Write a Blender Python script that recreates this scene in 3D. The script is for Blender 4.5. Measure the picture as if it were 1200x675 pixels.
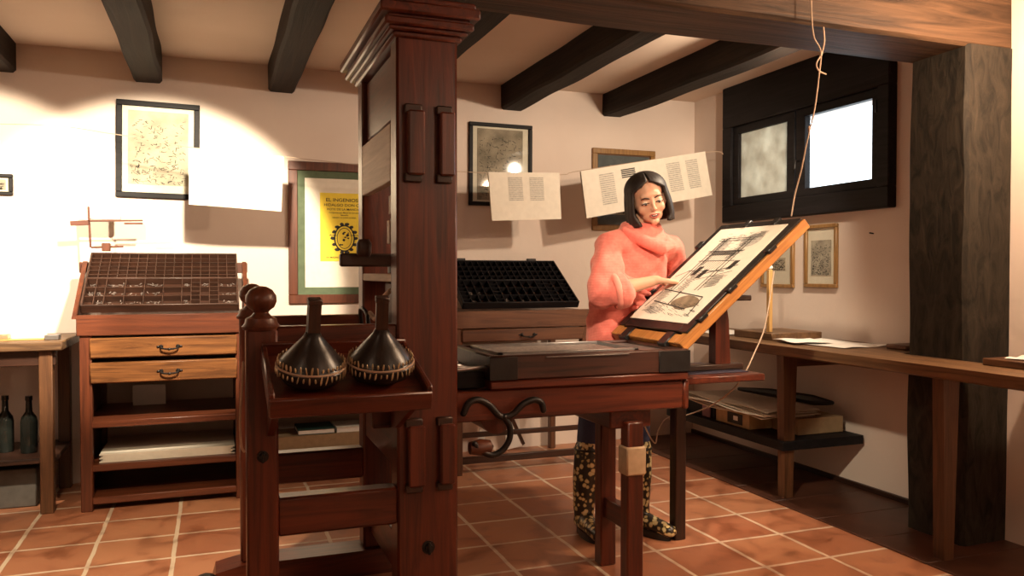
import bpy, bmesh, math, random
from mathutils import Vector, Matrix, Euler, noise
random.seed(7)
C = bpy.context.scene.collection
for o in list(bpy.data.objects): bpy.data.objects.remove(o)
R = math.radians
# ---------------------------------------------------------------- camera
F, HOR, YAW, CH = 940.0, 320.0, R(20.4), 1.2
cam_d = bpy.data.cameras.new('camera'); cam = bpy.data.objects.new('camera', cam_d); C.objects.link(cam)
cam_d.lens = F/1200*36; cam_d.sensor_width = 36; cam_d.clip_start = .05
cam.location = (0, 0, CH); cam.rotation_euler = (R(90) - math.atan(17.5/F), 0, -YAW)
bpy.context.scene.camera = cam
vs = bpy.context.scene.view_settings
vs.view_transform = 'Standard'; vs.look = 'None'; vs.gamma = 1; vs.use_curve_mapping = False; vs.exposure = 0.0
# ---------------------------------------------------------------- world and lamps
w = bpy.data.worlds.new('world'); bpy.context.scene.world = w; w.use_nodes = True
w.node_tree.nodes['Background'].inputs[0].default_value = (.80, .90, 1, 1)
w.node_tree.nodes['Background'].inputs[1].default_value = 4.0
def spot(name, loc, aim, power, col, ang, blend=.3, size=.04):
    d = bpy.data.lights.new(name, 'SPOT'); d.energy = power; d.color = col; d.spot_size = R(ang); d.spot_blend = blend
    d.shadow_soft_size = size
    o = bpy.data.objects.new(name, d); C.objects.link(o); o.location = loc
    o.rotation_euler = (Vector(aim) - Vector(loc)).to_track_quat('-Z', 'Y').to_euler()
WARM = (1, .70, .47)
spot('spot_lamp_left', (.03, 3.1, 2.25), (-.30, 5.14, 1.20), 540, (1, .83, .60), 54, .2)
spot('spot_lamp_far_left', (-1.3, 3.3, 2.25), (-1.3, 5.14, 1.15), 330, (1, .83, .60), 62, .2)
spot('spot_lamp_floor', (-.55, 2.3, 2.14), (-.40, 3.70, 0), 300, (1, .80, .52), 44, .8)
spot('spot_lamp_beam', (2.72, 3.0, 2.2), (1.75, 5.14, .9), 105, (1, .80, .58), 125, .4)
spot('spot_lamp_table', (.9, 1.75, 2.14), (1.92, 3.0, 1.0), 190, (1, .80, .56), 46, .8)
def bulb(n, l, e, col=WARM, size=.05):
    d = bpy.data.lights.new(n, 'POINT'); d.energy = e; d.color = col; d.shadow_soft_size = size
    o = bpy.data.objects.new(n, d); C.objects.link(o); o.location = l
bulb('wall_lamp_right', (2.82, 1.95, 2.14), 85, (1, .72, .48))
bulb('fill_lamp_rear', (2.1, -.6, 2.2), 40, WARM, .15)  # warm fill added behind the camera, no known fixture
bulb('fill_lamp_side', (-1.2, .6, 2.3), 15, WARM, .12)  # weak unseen fill added on the left side

# ---------------------------------------------------------------- materials
def newmat(name):
    m = bpy.data.materials.new(name); m.use_nodes = True
    nt = m.node_tree; return m, nt, nt.nodes['Principled BSDF']
def N(nt, t, **kw):
    n = nt.nodes.new(t)
    for k, v in kw.items():
        if k[0] == 'i': n.inputs[int(k[1:])].default_value = v
        else: setattr(n, k, v)
    return n
def ramp(nt, src, stops):
    r = nt.nodes.new('ShaderNodeValToRGB'); e = r.color_ramp.elements
    while len(e) < len(stops): e.new(.5)
    for el, (p, c) in zip(e, stops): el.position = p; el.color = (*c, 1)
    nt.links.new(src, r.inputs[0]); return r
def bump(nt, b, src, s, d=.01):
    n = nt.nodes.new('ShaderNodeBump'); n.inputs['Strength'].default_value = s; n.inputs['Distance'].default_value = d
    nt.links.new(src, n.inputs['Height']); nt.links.new(n.outputs[0], b.inputs['Normal'])
def plain(name, col, rough=.6, metal=0, var=.12, sc=30, bmp=.1, coat=0):
    m, nt, b = newmat(name)
    tc = N(nt, 'ShaderNodeTexCoord'); n = N(nt, 'ShaderNodeTexNoise'); n.inputs['Scale'].default_value = sc; n.inputs['Detail'].default_value = 4
    nt.links.new(tc.outputs['Object'], n.inputs['Vector'])
    lo = tuple(c*(1-var) for c in col); hi = tuple(min(1, c*(1+var)) for c in col)
    r = ramp(nt, n.outputs[0], [(.3, lo), (.7, hi)]); nt.links.new(r.outputs[0], b.inputs['Base Color'])
    b.inputs['Roughness'].default_value = rough; b.inputs['Metallic'].default_value = metal
    if coat: b.inputs['Coat Weight'].default_value = coat; b.inputs['Coat Roughness'].default_value = .15
    if bmp: bump(nt, b, n.outputs[0], bmp, .004)
    return m
_w = {}
WOODS = {  # dark, light, scale, rough, coat, bump
 'mahogany': ((.038, .007, .0035), (.14, .026, .010), 9, .36, .12, .12),
 'coffer': ((.016, .006, .004), (.062, .018, .010), 8, .45, .05, .15),
 'cherry': ((.055, .013, .005), (.14, .036, .013), 9, .42, .15, .12),
 'oak': ((.07, .024, .007), (.25, .10, .030), 12, .42, .15, .18),
 'beam': ((.005, .0032, .002), (.026, .015, .009), 7, .7, 0, .6),
 'crossbeam': ((.020, .010, .005), (.10, .052, .026), 7, .6, 0, .6),
 'casewood': ((.018, .007, .004), (.062, .024, .013), 10, .5, .05, .1),
 'post': ((.007, .006, .0045), (.038, .029, .020), 6, .7, 0, .8),
 'dark': ((.012, .005, .003), (.050, .017, .008), 10, .45, .1, .15),
 'black': ((.004, .004, .005), (.014, .012, .014), 10, .55, 0, .1),
 'bench': ((.065, .032, .015), (.21, .115, .052), 8, .5, .05, .4),
 'benchleg': ((.055, .022, .009), (.14, .06, .024), 8, .5, .05, .3),
 'brown': ((.07, .025, .012), (.17, .07, .032), 9, .5, .1, .2),
 'honey': ((.28, .10, .022), (.55, .235, .06), 8, .45, .1, .12),
 'pale': ((.36, .27, .19), (.55, .44, .33), 8, .6, 0, .12),
 'gold': ((.20, .10, .03), (.36, .20, .07), 14, .38, 0, .1),
 'lime': ((.42, .24, .08), (.62, .40, .16), 10, .5, 0, .1)}
def wood(k, ax='x'):
    if (k, ax) in _w: return _w[k, ax]
    lo, hi, sc, ro, coat, bp = WOODS[k]
    m, nt, b = newmat(k + '_wood')
    tc = N(nt, 'ShaderNodeTexCoord'); mp = N(nt, 'ShaderNodeMapping')
    s = [sc*1.6]*3; s['xyz'.index(ax)] = sc*(.5 if k == 'post' else .09); mp.inputs['Scale'].default_value = s
    nt.links.new(tc.outputs['Object'], mp.inputs['Vector'])
    n = N(nt, 'ShaderNodeTexNoise'); n.inputs['Scale'].default_value = 2.2; n.inputs['Detail'].default_value = 7; n.inputs['Distortion'].default_value = 1.1
    n.inputs['Roughness'].default_value = .62
    nt.links.new(mp.outputs[0], n.inputs['Vector'])
    mid = tuple((a+c)/2 for a, c in zip(lo, hi))
    r = ramp(nt, n.outputs[0], [(.33, lo), (.5, mid), (.7, hi)])
    nt.links.new(r.outputs[0], b.inputs['Base Color']); b.inputs['Roughness'].default_value = ro
    b.inputs['Coat Weight'].default_value = coat; b.inputs['Coat Roughness'].default_value = .2
    bump(nt, b, n.outputs[0], bp, .006)
    if k in ('beam', 'post', 'black', 'crossbeam'): b.inputs['Specular IOR Level'].default_value = .2
    _w[k, ax] = m; return m

def plaster(name, a, c, bs=.25):
    m, nt, b = newmat(name)
    tc = N(nt, 'ShaderNodeTexCoord')
    n = N(nt, 'ShaderNodeTexNoise'); n.inputs['Scale'].default_value = 1.6; n.inputs['Detail'].default_value = 6
    n2 = N(nt, 'ShaderNodeTexNoise'); n2.inputs['Scale'].default_value = 9; n2.inputs['Detail'].default_value = 8
    for q in (n, n2): nt.links.new(tc.outputs['Object'], q.inputs['Vector'])
    r = ramp(nt, n.outputs[0], [(.35, a), (.65, c)]); nt.links.new(r.outputs[0], b.inputs['Base Color'])
    b.inputs['Roughness'].default_value = .9; bump(nt, b, n2.outputs[0], bs, .012); return m
M_WALL = plaster('white_plaster', (.70, .59, .52), (.76, .655, .58))
M_CEIL = plaster('ceiling_plaster', (.66, .53, .43), (.71, .58, .48), .15)

def tile_mat():
    m, nt, b = newmat('terracotta_tiles')
    tc = N(nt, 'ShaderNodeTexCoord'); mp = N(nt, 'ShaderNodeMapping'); mp.inputs['Location'].default_value = (.167, -.13, 0)
    nz = N(nt, 'ShaderNodeTexNoise'); nz.inputs['Scale'].default_value = 7; nz.inputs['Detail'].default_value = 2
    sub = N(nt, 'ShaderNodeVectorMath', operation='SUBTRACT'); sub.inputs[1].default_value = (.5, .5, .5)
    mul = N(nt, 'ShaderNodeVectorMath', operation='SCALE'); mul.inputs['Scale'].default_value = .012
    add = N(nt, 'ShaderNodeVectorMath', operation='ADD')
    L = nt.links.new
    L(tc.outputs['Object'], nz.inputs['Vector']); L(nz.outputs['Color'], sub.inputs[0]); L(sub.outputs[0], mul.inputs[0])
    L(tc.outputs['Object'], add.inputs[0]); L(mul.outputs[0], add.inputs[1]); L(add.outputs[0], mp.inputs['Vector'])
    br = N(nt, 'ShaderNodeTexBrick'); br.offset = 0; br.squash = 1
    for k, v in (('Scale', 1), ('Mortar Size', .010), ('Mortar Smooth', .25), ('Bias', 0), ('Brick Width', .325), ('Row Height', .32)): br.inputs[k].default_value = v
    br.inputs['Color1'].default_value = (.37, .135, .070, 1); br.inputs['Color2'].default_value = (.50, .225, .12, 1)
    br.inputs['Mortar'].default_value = (.70, .54, .41, 1)
    L(mp.outputs[0], br.inputs['Vector'])
    n2 = N(nt, 'ShaderNodeTexNoise'); n2.inputs['Scale'].default_value = 6; n2.inputs['Detail'].default_value = 7; n2.inputs['Distortion'].default_value = .8
    L(tc.outputs['Object'], n2.inputs['Vector'])
    r = ramp(nt, n2.outputs[0], [(.3, (.58, .50, .46)), (.5, (.95, .95, .95)), (.7, (1.0, 1.06, 1.05))])
    mx = N(nt, 'ShaderNodeMix', data_type='RGBA', blend_type='MULTIPLY'); mx.inputs[0].default_value = 1
    L(br.outputs['Color'], mx.inputs[6]); L(r.outputs[0], mx.inputs[7]); L(mx.outputs[2], b.inputs['Base Color'])
    r2 = ramp(nt, n2.outputs[0], [(.3, (.28,)*3), (.7, (.5,)*3)]); L(r2.outputs[0], b.inputs['Roughness'])
    inv = N(nt, 'ShaderNodeMath', operation='SUBTRACT'); inv.inputs[0].default_value = 1; L(br.outputs['Fac'], inv.inputs[1])
    ad2 = N(nt, 'ShaderNodeMath', operation='MULTIPLY_ADD'); ad2.inputs[1].default_value = .5
    L(n2.outputs[0], ad2.inputs[0]); L(inv.outputs[0], ad2.inputs[2])
    bump(nt, b, ad2.outputs[0], .35, .006); return m
M_TILE = tile_mat()
M_PAPER = plain('cream_paper', (.74, .68, .58), .85, var=.04, bmp=.05)
M_WPAPER = plain('white_paper', (.82, .80, .76), .85, var=.03, bmp=.05)
M_INK = plain('black_ink', (.03, .027, .025), .8, bmp=0)
M_GREYINK = plain('grey_print', (.46, .43, .38), .9, var=.25, sc=90, bmp=0)
M_SEPIA = plain('sepia_print', (.24, .18, .12), .85, var=.5, sc=14, bmp=0)
M_IRON = plain('dark_iron', (.03, .028, .028), .4, .7, bmp=.2)
M_STEEL = plain('grey_steel', (.34, .33, .33), .35, .85, bmp=.1)
M_LEATHER = plain('black_leather', (.016, .013, .012), .32, bmp=.15, sc=60)
M_BRASS = plain('brass_nail', (.62, .50, .32), .3, .7, bmp=0)
M_GREENMAT = plain('green_mat', (.095, .13, .075), .85)
M_YELLOW = plain('yellow_paper', (.80, .60, .05), .75, var=.05)
M_GREYMAT = plain('grey_blue_mat', (.10, .11, .12), .8)
M_STRING = plain('hemp_string', (.45, .33, .24), .9, bmp=0)
M_TAPE = plain('masking_tape', (.52, .38, .24), .7)
M_CARD = plain('brown_card', (.33, .22, .12), .8)
M_BLUEP = plain('blue_drawing_cloth', (.028, .024, .045), .6)
M_LEAD = plain('lead_type', (.26, .21, .19), .4, .4, var=.5, sc=60, bmp=0)
M_SKIN = plain('skin', (.60, .33, .22), .5, var=.05, sc=12, bmp=.03)
M_SKIN.node_tree.nodes['Principled BSDF'].inputs['Subsurface Weight'].default_value = .1
M_SKIN.node_tree.nodes['Principled BSDF'].inputs['Subsurface Scale'].default_value = .02
M_LIP = plain('lips', (.42, .11, .09), .4, bmp=0)
M_EYE = plain('eye_white', (.6, .56, .52), .3, bmp=0)
M_HAIR = plain('dark_hair', (.016, .010, .008), .55, bmp=.0)
M_JEAN = plain('blue_denim', (.035, .045, .11), .8, sc=80)
M_BLACK = plain('black_rubber', (.012, .012, .012), .4)
M_KEY = plain('green_cloth_cover', (.02, .055, .045), .6)
M_GLAZE = plain('dark_bottle_glass', (.012, .014, .012), .12, bmp=0)
def knit():
    m, nt, b = newmat('coral_knit'); tc = N(nt, 'ShaderNodeTexCoord')
    wv = N(nt, 'ShaderNodeTexWave'); wv.bands_direction = 'Z'; wv.inputs['Scale'].default_value = 55; wv.inputs['Distortion'].default_value = 1.5
    n = N(nt, 'ShaderNodeTexNoise'); n.inputs['Scale'].default_value = 60
    nt.links.new(tc.outputs['Object'], wv.inputs['Vector']); nt.links.new(tc.outputs['Object'], n.inputs['Vector'])
    r = ramp(nt, n.outputs[0], [(.3, (.74, .17, .135)), (.7, (.82, .215, .175))]); nt.links.new(r.outputs[0], b.inputs['Base Color'])
    b.inputs['Roughness'].default_value = .95; b.inputs['Sheen Weight'].default_value = .5; b.inputs['Sheen Tint'].default_value = (1, .6, .5, 1)
    bump(nt, b, wv.outputs['Fac'], .3, .003); return m
M_KNIT = knit()
def boots_mat():
    m, nt, b = newmat('floral_rubber'); tc = N(nt, 'ShaderNodeTexCoord')
    v = N(nt, 'ShaderNodeTexVoronoi'); v.inputs['Scale'].default_value = 42
    n = N(nt, 'ShaderNodeTexNoise'); n.inputs['Scale'].default_value = 60
    ad = N(nt, 'ShaderNodeMath', operation='MULTIPLY_ADD'); ad.inputs[1].default_value = .5
    nt.links.new(tc.outputs['Object'], v.inputs['Vector']); nt.links.new(tc.outputs['Object'], n.inputs['Vector'])
    nt.links.new(n.outputs[0], ad.inputs[0]); nt.links.new(v.outputs['Distance'], ad.inputs[2])
    r = ramp(nt, ad.outputs[0], [(.56, (.72, .62, .34)), (.68, (.55, .40, .14)), (.74, (.03, .022, .018))])
    nt.links.new(r.outputs[0], b.inputs['Base Color']); b.inputs['Roughness'].default_value = .3; return m
M_BOOT = boots_mat()
def glass_mat(name, tint=(1, 1, 1)):
    m, nt, b = newmat(name); nt.nodes.remove(b); out = nt.nodes['Material Output']
    t = N(nt, 'ShaderNodeBsdfTransparent'); t.inputs[0].default_value = (*tint, 1)
    g = N(nt, 'ShaderNodeBsdfGlossy'); g.inputs['Roughness'].default_value = .05
    f = N(nt, 'ShaderNodeLayerWeight'); f.inputs[0].default_value = .5; mx = N(nt, 'ShaderNodeMixShader')
    p = N(nt, 'ShaderNodeMath', operation='POWER'); p.inputs[1].default_value = 5; q = N(nt, 'ShaderNodeMath', operation='MULTIPLY_ADD'); q.inputs[1].default_value = .8; q.inputs[2].default_value = .02
    nt.links.new(f.outputs['Facing'], p.inputs[0]); nt.links.new(p.outputs[0], q.inputs[0]); nt.links.new(q.outputs[0], mx.inputs[0]); nt.links.new(t.outputs[0], mx.inputs[1]); nt.links.new(g.outputs[0], mx.inputs[2])
    nt.links.new(mx.outputs[0], out.inputs[0]); return m
M_GLASS = glass_mat('clear_glass', (.97, .98, .97))
def frosted():
    m, nt, b = newmat('dirty_glass'); nt.nodes.remove(b); out = nt.nodes['Material Output']
    tc = N(nt, 'ShaderNodeTexCoord'); n = N(nt, 'ShaderNodeTexNoise'); n.inputs['Scale'].default_value = 9; n.inputs['Detail'].default_value = 8
    nt.links.new(tc.outputs['Object'], n.inputs['Vector'])
    r = ramp(nt, n.outputs[0], [(.3, (.20, .20, .17)), (.7, (.42, .41, .35))])
    d = N(nt, 'ShaderNodeBsdfTranslucent'); nt.links.new(r.outputs[0], d.inputs[0])
    r2 = N(nt, 'ShaderNodeBsdfDiffuse'); r2.inputs[0].default_value = (.35, .33, .28, 1); a = N(nt, 'ShaderNodeAddShader')
    nt.links.new(d.outputs[0], a.inputs[0]); nt.links.new(r2.outputs[0], a.inputs[1]); nt.links.new(a.outputs[0], out.inputs[0]); return m
M_DIRTY = frosted()

# ---------------------------------------------------------------- geometry helpers
def pt(px, py, X=None, Y=None, Z=None):
    """meet the sight line through a pixel with a plane of the room"""
    a = (px-600)/F; s, c = math.sin(YAW), math.cos(YAW); d = Vector((s + a*c, c - a*s, (HOR-py)/F))
    t = X/d.x if X is not None else Y/d.y if Y is not None else (Z-CH)/d.z
    return Vector((d.x*t, d.y*t, CH + d.z*t))
MATS = {}
def shade(bm, ang=38):
    for f in bm.faces: f.smooth = True
    for e in bm.edges:
        if len(e.link_faces) == 2 and e.calc_face_angle(0) > R(ang): e.smooth = False
def tagit(o, label, cat, group=None):
    o['label'] = label; o['category'] = cat
    if group: o['group'] = group
    return o
def thing(name, label, cat, loc=(0, 0, 0), rot=(0, 0, 0), group=None):
    o = bpy.data.objects.new(name, None); o.empty_display_size = .05; C.objects.link(o)
    o.location = loc; o.rotation_euler = rot; tagit(o, label, cat, group)
    MATS[o] = Matrix.Translation(Vector(loc)) @ Euler(rot).to_matrix().to_4x4()
    return o
def part(name, bm, mat, parent=None, local=False, smooth=True, label=None, ang=38):
    if parent is not None and not local: bm.transform(MATS[parent].inverted())
    bmesh.ops.recalc_face_normals(bm, faces=bm.faces)
    if smooth: shade(bm, ang)
    me = bpy.data.meshes.new(name); bm.to_mesh(me); bm.free()
    for q in (mat if isinstance(mat, (list, tuple)) else [mat]): me.materials.append(q)
    o = bpy.data.objects.new(name, me); C.objects.link(o); o.parent = parent
    if parent is not None: MATS[o] = MATS[parent]
    else: MATS[o] = Matrix.Identity(4)
    if label: o['label'] = label
    return o
def solo(name, bm, mat, label, cat, group=None, **kw):
    """one-mesh thing, origin moved to its base centre"""
    xs = [v.co for v in bm.verts]
    c = Vector((sum(v.x for v in xs)/len(xs), sum(v.y for v in xs)/len(xs), min(v.z for v in xs)))
    bm.transform(Matrix.Translation(-c)); o = part(name, bm, mat, None, **kw); o.location = c
    MATS[o] = Matrix.Translation(c); return tagit(o, label, cat, group)
def struct(name, bm, mat, **kw):
    o = part(name, bm, mat, None, **kw); o['kind'] = 'structure'; return o
def BM(): return bmesh.new()
def box(bm, x0, x1, y0, y1, z0, z1, bev=.003, M=None, mi=0):
    t = bmesh.new()
    r = bmesh.ops.create_cube(t, size=1)
    x0, x1 = min(x0, x1), max(x0, x1); y0, y1 = min(y0, y1), max(y0, y1); z0, z1 = min(z0, z1), max(z0, z1)
    for v in t.verts: v.co = Vector(((x0+x1)/2 + v.co.x*(x1-x0), (y0+y1)/2 + v.co.y*(y1-y0), (z0+z1)/2 + v.co.z*(z1-z0)))
    bev = min(bev, (x1-x0)*.3, (y1-y0)*.3, (z1-z0)*.3)
    if bev > 0: bmesh.ops.bevel(t, geom=t.edges[:], offset=bev, segments=1, affect='EDGES', profile=.5)
    merge(bm, t, M, mi); return bm
def merge(bm, t, M=None, mi=0):
    if M is not None: t.transform(M)
    vm = {v: bm.verts.new(v.co) for v in t.verts}
    for f in t.faces:
        try: g = bm.faces.new([vm[v] for v in f.verts]); g.material_index = mi
        except ValueError: pass
    t.free()
def BX(*a, **k): return box(bmesh.new(), *a, **k)
def prism(bm, pts, axis, a, b):
    """polygon extruded along axis ('x','y','z') between a and b; pts are the other two coordinates in order"""
    def mk(p, t): return {'x': (t, p[0], p[1]), 'y': (p[0], t, p[1]), 'z': (p[0], p[1], t)}[axis]
    A = [bm.verts.new(mk(p, a)) for p in pts]; B = [bm.verts.new(mk(p, b)) for p in pts]; n = len(pts)
    bm.faces.new(A); bm.faces.new(B[::-1])
    for i in range(n): bm.faces.new((A[i], A[(i+1) % n], B[(i+1) % n], B[i]))
    return bm
def lathe(bm, prof, c=(0, 0, 0), n=28, M=None):
    t = bmesh.new(); rings = []
    for r, z in prof:
        rings.append([t.verts.new((r*math.cos(2*math.pi*i/n), r*math.sin(2*math.pi*i/n), z)) for i in range(n)] if r > 1e-5 else [t.verts.new((0, 0, z))])
    for A, B in zip(rings, rings[1:]):
        for i in range(n):
            j = (i+1) % n
            if len(A) == 1 and len(B) > 1: t.faces.new((A[0], B[i], B[j]))
            elif len(B) == 1 and len(A) > 1: t.faces.new((A[i], A[j], B[0]))
            elif len(A) > 1: t.faces.new((A[i], A[j], B[j], B[i]))
    for q in (rings[0], rings[-1]):
        if len(q) > 1: t.faces.new(q)
    merge(bm, t, Matrix.Translation(Vector(c)) @ (M or Matrix.Identity(4))); return bm
def tube(bm, pts, rad, n=10, caps=True, flat=1.0, up=None):
    """swept tube with rounded ends, radius per point"""
    pts = [Vector(p) for p in pts]
    if not isinstance(rad, (list, tuple)): rad = [rad]*len(pts)
    T = []
    for i in range(len(pts)):
        d = pts[min(i+1, len(pts)-1)] - pts[max(i-1, 0)]; T.append(d.normalized())
    u = up and Vector(up) or (Vector((0, 0, 1)) if abs(T[0].z) < .9 else Vector((1, 0, 0)))
    rings = []; P, RR, TT = list(pts), list(rad), list(T)
    if caps:
        a, b = [], []
        for k in (1.0, .85, .5):
            s = math.sqrt(max(0, 1-k*k))
            a.append((pts[0]-T[0]*rad[0]*k, max(rad[0]*s, 1e-4), T[0])); b.append((pts[-1]+T[-1]*rad[-1]*k, max(rad[-1]*s, 1e-4), T[-1]))
        L = a + list(zip(pts, rad, T)) + b[::-1]; P, RR, TT = [q[0] for q in L], [q[1] for q in L], [q[2] for q in L]
    for p, r, t in zip(P, RR, TT):
        s = t.cross(u)
        if s.length < 1e-4: s = t.orthogonal()
        s.normalize(); u = s.cross(t).normalized()
        rings.append([bm.verts.new(p + s*r*math.cos(2*math.pi*i/n) + u*r*flat*math.sin(2*math.pi*i/n)) for i in range(n)])
    for A, B in zip(rings, rings[1:]):
        for i in range(n): bm.faces.new((A[i], A[(i+1) % n], B[(i+1) % n], B[i]))
    bm.faces.new(rings[0][::-1]); bm.faces.new(rings[-1]); return bm
def ball(bm, c, r, M=None, seg=20):
    t = bmesh.new(); bmesh.ops.create_uvsphere(t, u_segments=seg, v_segments=seg//2+2, radius=1)
    if not hasattr(r, '__len__'): r = (r, r, r)
    merge(bm, t, (M or Matrix.Identity(4)) @ Matrix.Translation(Vector(c)) @ Matrix.Diagonal((*r, 1))); return bm
def smoothpath(P, k=6):
    P = [Vector(p) for p in P]; out = []
    for i in range(len(P)-1):
        p0, p1, p2, p3 = P[max(i-1, 0)], P[i], P[i+1], P[min(i+2, len(P)-1)]
        for j in range(k):
            t = j/k
            out.append(.5*((2*p1) + (p2-p0)*t + (2*p0-5*p1+4*p2-p3)*t*t + (3*p1-p0-3*p2+p3)*t**3))
    return out + [P[-1]]
def addmod(o, t, **kw):
    m = o.modifiers.new(t.lower(), t)
    for k, v in kw.items(): setattr(m, k, v)
    return m
def strokes(bm, segs, wd, M):
    """thin inked ribbons on a sheet; segs in sheet coordinates, M maps (u, v, depth) to the sheet"""
    for s in segs:
        a, b = Vector(s[0]), Vector(s[1]); d = b-a
        if d.length < 1e-6: continue
        n = Vector((-d.y, d.x)).normalized()*(s[2] if len(s) > 2 else wd)/2
        q = [a-n, b-n, b+n, a+n]; vs_ = [bm.verts.new(M @ Vector((p.x, p.y, 0))) for p in q]; bm.faces.new(vs_)
    return bm

# ================================================================ SETTING
XR, YB, ZC, XL, YF = 3.36, 5.14, 2.47, -2.6, -2.0
struct('floor', BX(XL-.2, XR+.3, YF-.2, YB+.2, -.1, 0, bev=0), M_TILE)
struct('ceiling', BX(XL-.2, XR+.3, YF-.2, YB+.2, ZC, ZC+.1, bev=0), M_CEIL)
struct('wall_back', BX(XL-.2, XR+.3, YB, YB+.2, 0, ZC, bev=0), M_WALL)
struct('wall_left', BX(XL-.2, XL, YF, YB, 0, ZC, bev=0), M_WALL)
struct('wall_front', BX(XL-.2, XR+.3, YF-.2, YF, 0, ZC, bev=0), M_WALL)
b = BM(); WY0, WY1, WZ0, WZ1 = 3.33, 4.62, 1.655, 2.195
box(b, XR, XR+.3, 2.6, WY0, 0, ZC, 0); box(b, XR, XR+.3, WY1, YB, 0, ZC, 0)
box(b, XR, XR+.3, WY0, WY1, 0, WZ0, 0); box(b, XR, XR+.3, WY0, WY1, WZ1, ZC, 0)
box(b, XR-.05, XR+.3, YF, 2.6, 0, ZC, 0)
struct('wall_right', b, M_WALL)
# timber frame: the long cross beam on its post, the ceiling joists
def rough_beam(x0, x1, y0, y1, z0, z1, ax, seed, amp=.006):
    t = bmesh.new(); n = 26
    L = {'x': (x0, x1), 'y': (y0, y1), 'z': (z0, z1)}[ax]; o = [k for k in 'xyz' if k != ax]
    lim = {'x': (x0, x1), 'y': (y0, y1), 'z': (z0, z1)}; A, B_ = lim[o[0]], lim[o[1]]; c = .015
    prof = [(A[0]+c, B_[0]), (A[1]-c, B_[0]), (A[1], B_[0]+c), (A[1], B_[1]-c), (A[1]-c, B_[1]), (A[0]+c, B_[1]), (A[0], B_[1]-c), (A[0], B_[0]+c)]
    rings = []
    for i in range(n+1):
        s = L[0] + (L[1]-L[0])*i/n; r = []
        for (p, q) in prof:
            e = {ax: s, o[0]: p, o[1]: q}
            v = Vector((e['x'], e['y'], e['z'])); d = noise.noise_vector(v*2.3 + Vector((seed, 0, 0)))*amp*2; d['xyz'.index(ax)] = 0
            r.append(t.verts.new(v+d))
        rings.append(r)
    for P, Q in zip(rings, rings[1:]):
        for i in range(8): t.faces.new((P[i], P[(i+1) % 8], Q[(i+1) % 8], Q[i]))
    t.faces.new(rings[0][::-1]); t.faces.new(rings[-1]); return t
ZB = 2.18
struct('trim_1', rough_beam(XL, 3.40, 2.57, 2.89, ZB, 2.60, 'x', 1, .004), wood('crossbeam', 'x'))
struct('trim_2', rough_beam(3.05, 3.42, 2.57, 2.88, 0, ZB+.01, 'z', 2), wood('post', 'z'))
for i, px in enumerate((2, 176, 331, 468, 600, 717)):
    x = pt(px, 120, Y=YB).x
    struct('trim_%d' % (i+3), rough_beam(x-.078, x+.078, 2.85, YB+.03, 2.31, ZC+.05, 'y', 3+i, .005), wood('beam', 'y'))
    if i < 5 and i != 9: struct('trim_%d' % (i+20), rough_beam(x-.078, x+.078, YF-.03, 2.6, 2.31, ZC+.05, 'y', 13+i, .005), wood('beam', 'y'))
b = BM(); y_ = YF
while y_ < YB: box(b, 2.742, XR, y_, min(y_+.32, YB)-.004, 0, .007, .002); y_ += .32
struct('trim_9', b, plain('shaded_border_tiles', (.075, .028, .016), .45, var=.3, sc=6))  # dark border tiles; the shade under the bench is put into their colour too
struct('baseboard_right', BX(XR-.02, XR, 2.9, YB, 0, .035), wood('dark', 'y'))
# window in the right wall: dark surround, two sashes
b = BM()
box(b, XR-.055, XR+.05, 3.25, 4.715, WZ1-.005, 2.47, .006); box(b, XR-.055, XR+.05, 3.25, 4.715, 1.545, WZ0+.005, .006)
box(b, XR-.055, XR+.05, 3.25, WY0+.004, WZ0, WZ1, .006); box(b, XR-.055, XR+.05, WY1-.004, 4.715, WZ0, WZ1, .006)
win = struct('window_1', b, wood('black', 'y'))
def sash(y0, y1, z0, z1, py0, py1, glass, nm):
    b = BM(); X0, X1 = XR-.035, XR+.01
    box(b, X0, X1, y0, y1, z0, 1.708, .004); box(b, X0, X1, y0, y1, 2.14, z1, .004)
    box(b, X0, X1, y0, py0, 1.70, 2.15, .004); box(b, X0, X1, py1, y1, 1.70, 2.15, .004)
    s = part('sash', b, wood('black', 'y'), win)
    part('pane', BX(XR-.012, XR-.008, py0-.005, py1+.005, 1.70, 2.145, bev=0), glass, s)
    return s
sash(4.0, 4.62, 1.66, 2.19, 4.072, 4.557, M_DIRTY, 'a'); s2 = sash(3.33, 3.99, 1.66, 2.19, 3.388, 3.909, M_GLASS, 'b')
part('latch', tube(BM(), [(XR-.04, 3.96, 1.88), (XR-.06, 3.96, 1.88), (XR-.065, 3.96, 1.83)], .007), M_IRON, s2)
part('hinge', tube(BM(), [(XR-.045, 3.345, 2.06), (XR-.045, 3.345, 2.12)], .007), M_IRON, s2)

# ================================================================ THE PRESS
P = thing('printing_press', 'big reddish mahogany wooden hand press with moulded cap, standing in the middle of the room', 'printing press', (.65, 2.9, 0))
mz, mx_, my = wood('mahogany', 'z'), wood('mahogany', 'x'), wood('mahogany', 'y')
CX0, CX1 = .553, .757; NY0, NY1, FY0, FY1 = 2.55, 2.648, 3.185, 3.283
for (a, b_) in ((NY0, NY1), (FY0, FY1)):
    ck = part('cheek', BX(CX0, CX1, a, b_, .10, 1.99, bev=.008), mz, P)
    part('foot', prism(BM(), [(-.02, .0), (.775, .0), (.775, .10), (.1, .10), (.0, .08)], 'y', a-.02, b_+.02), mx_, P)
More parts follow.
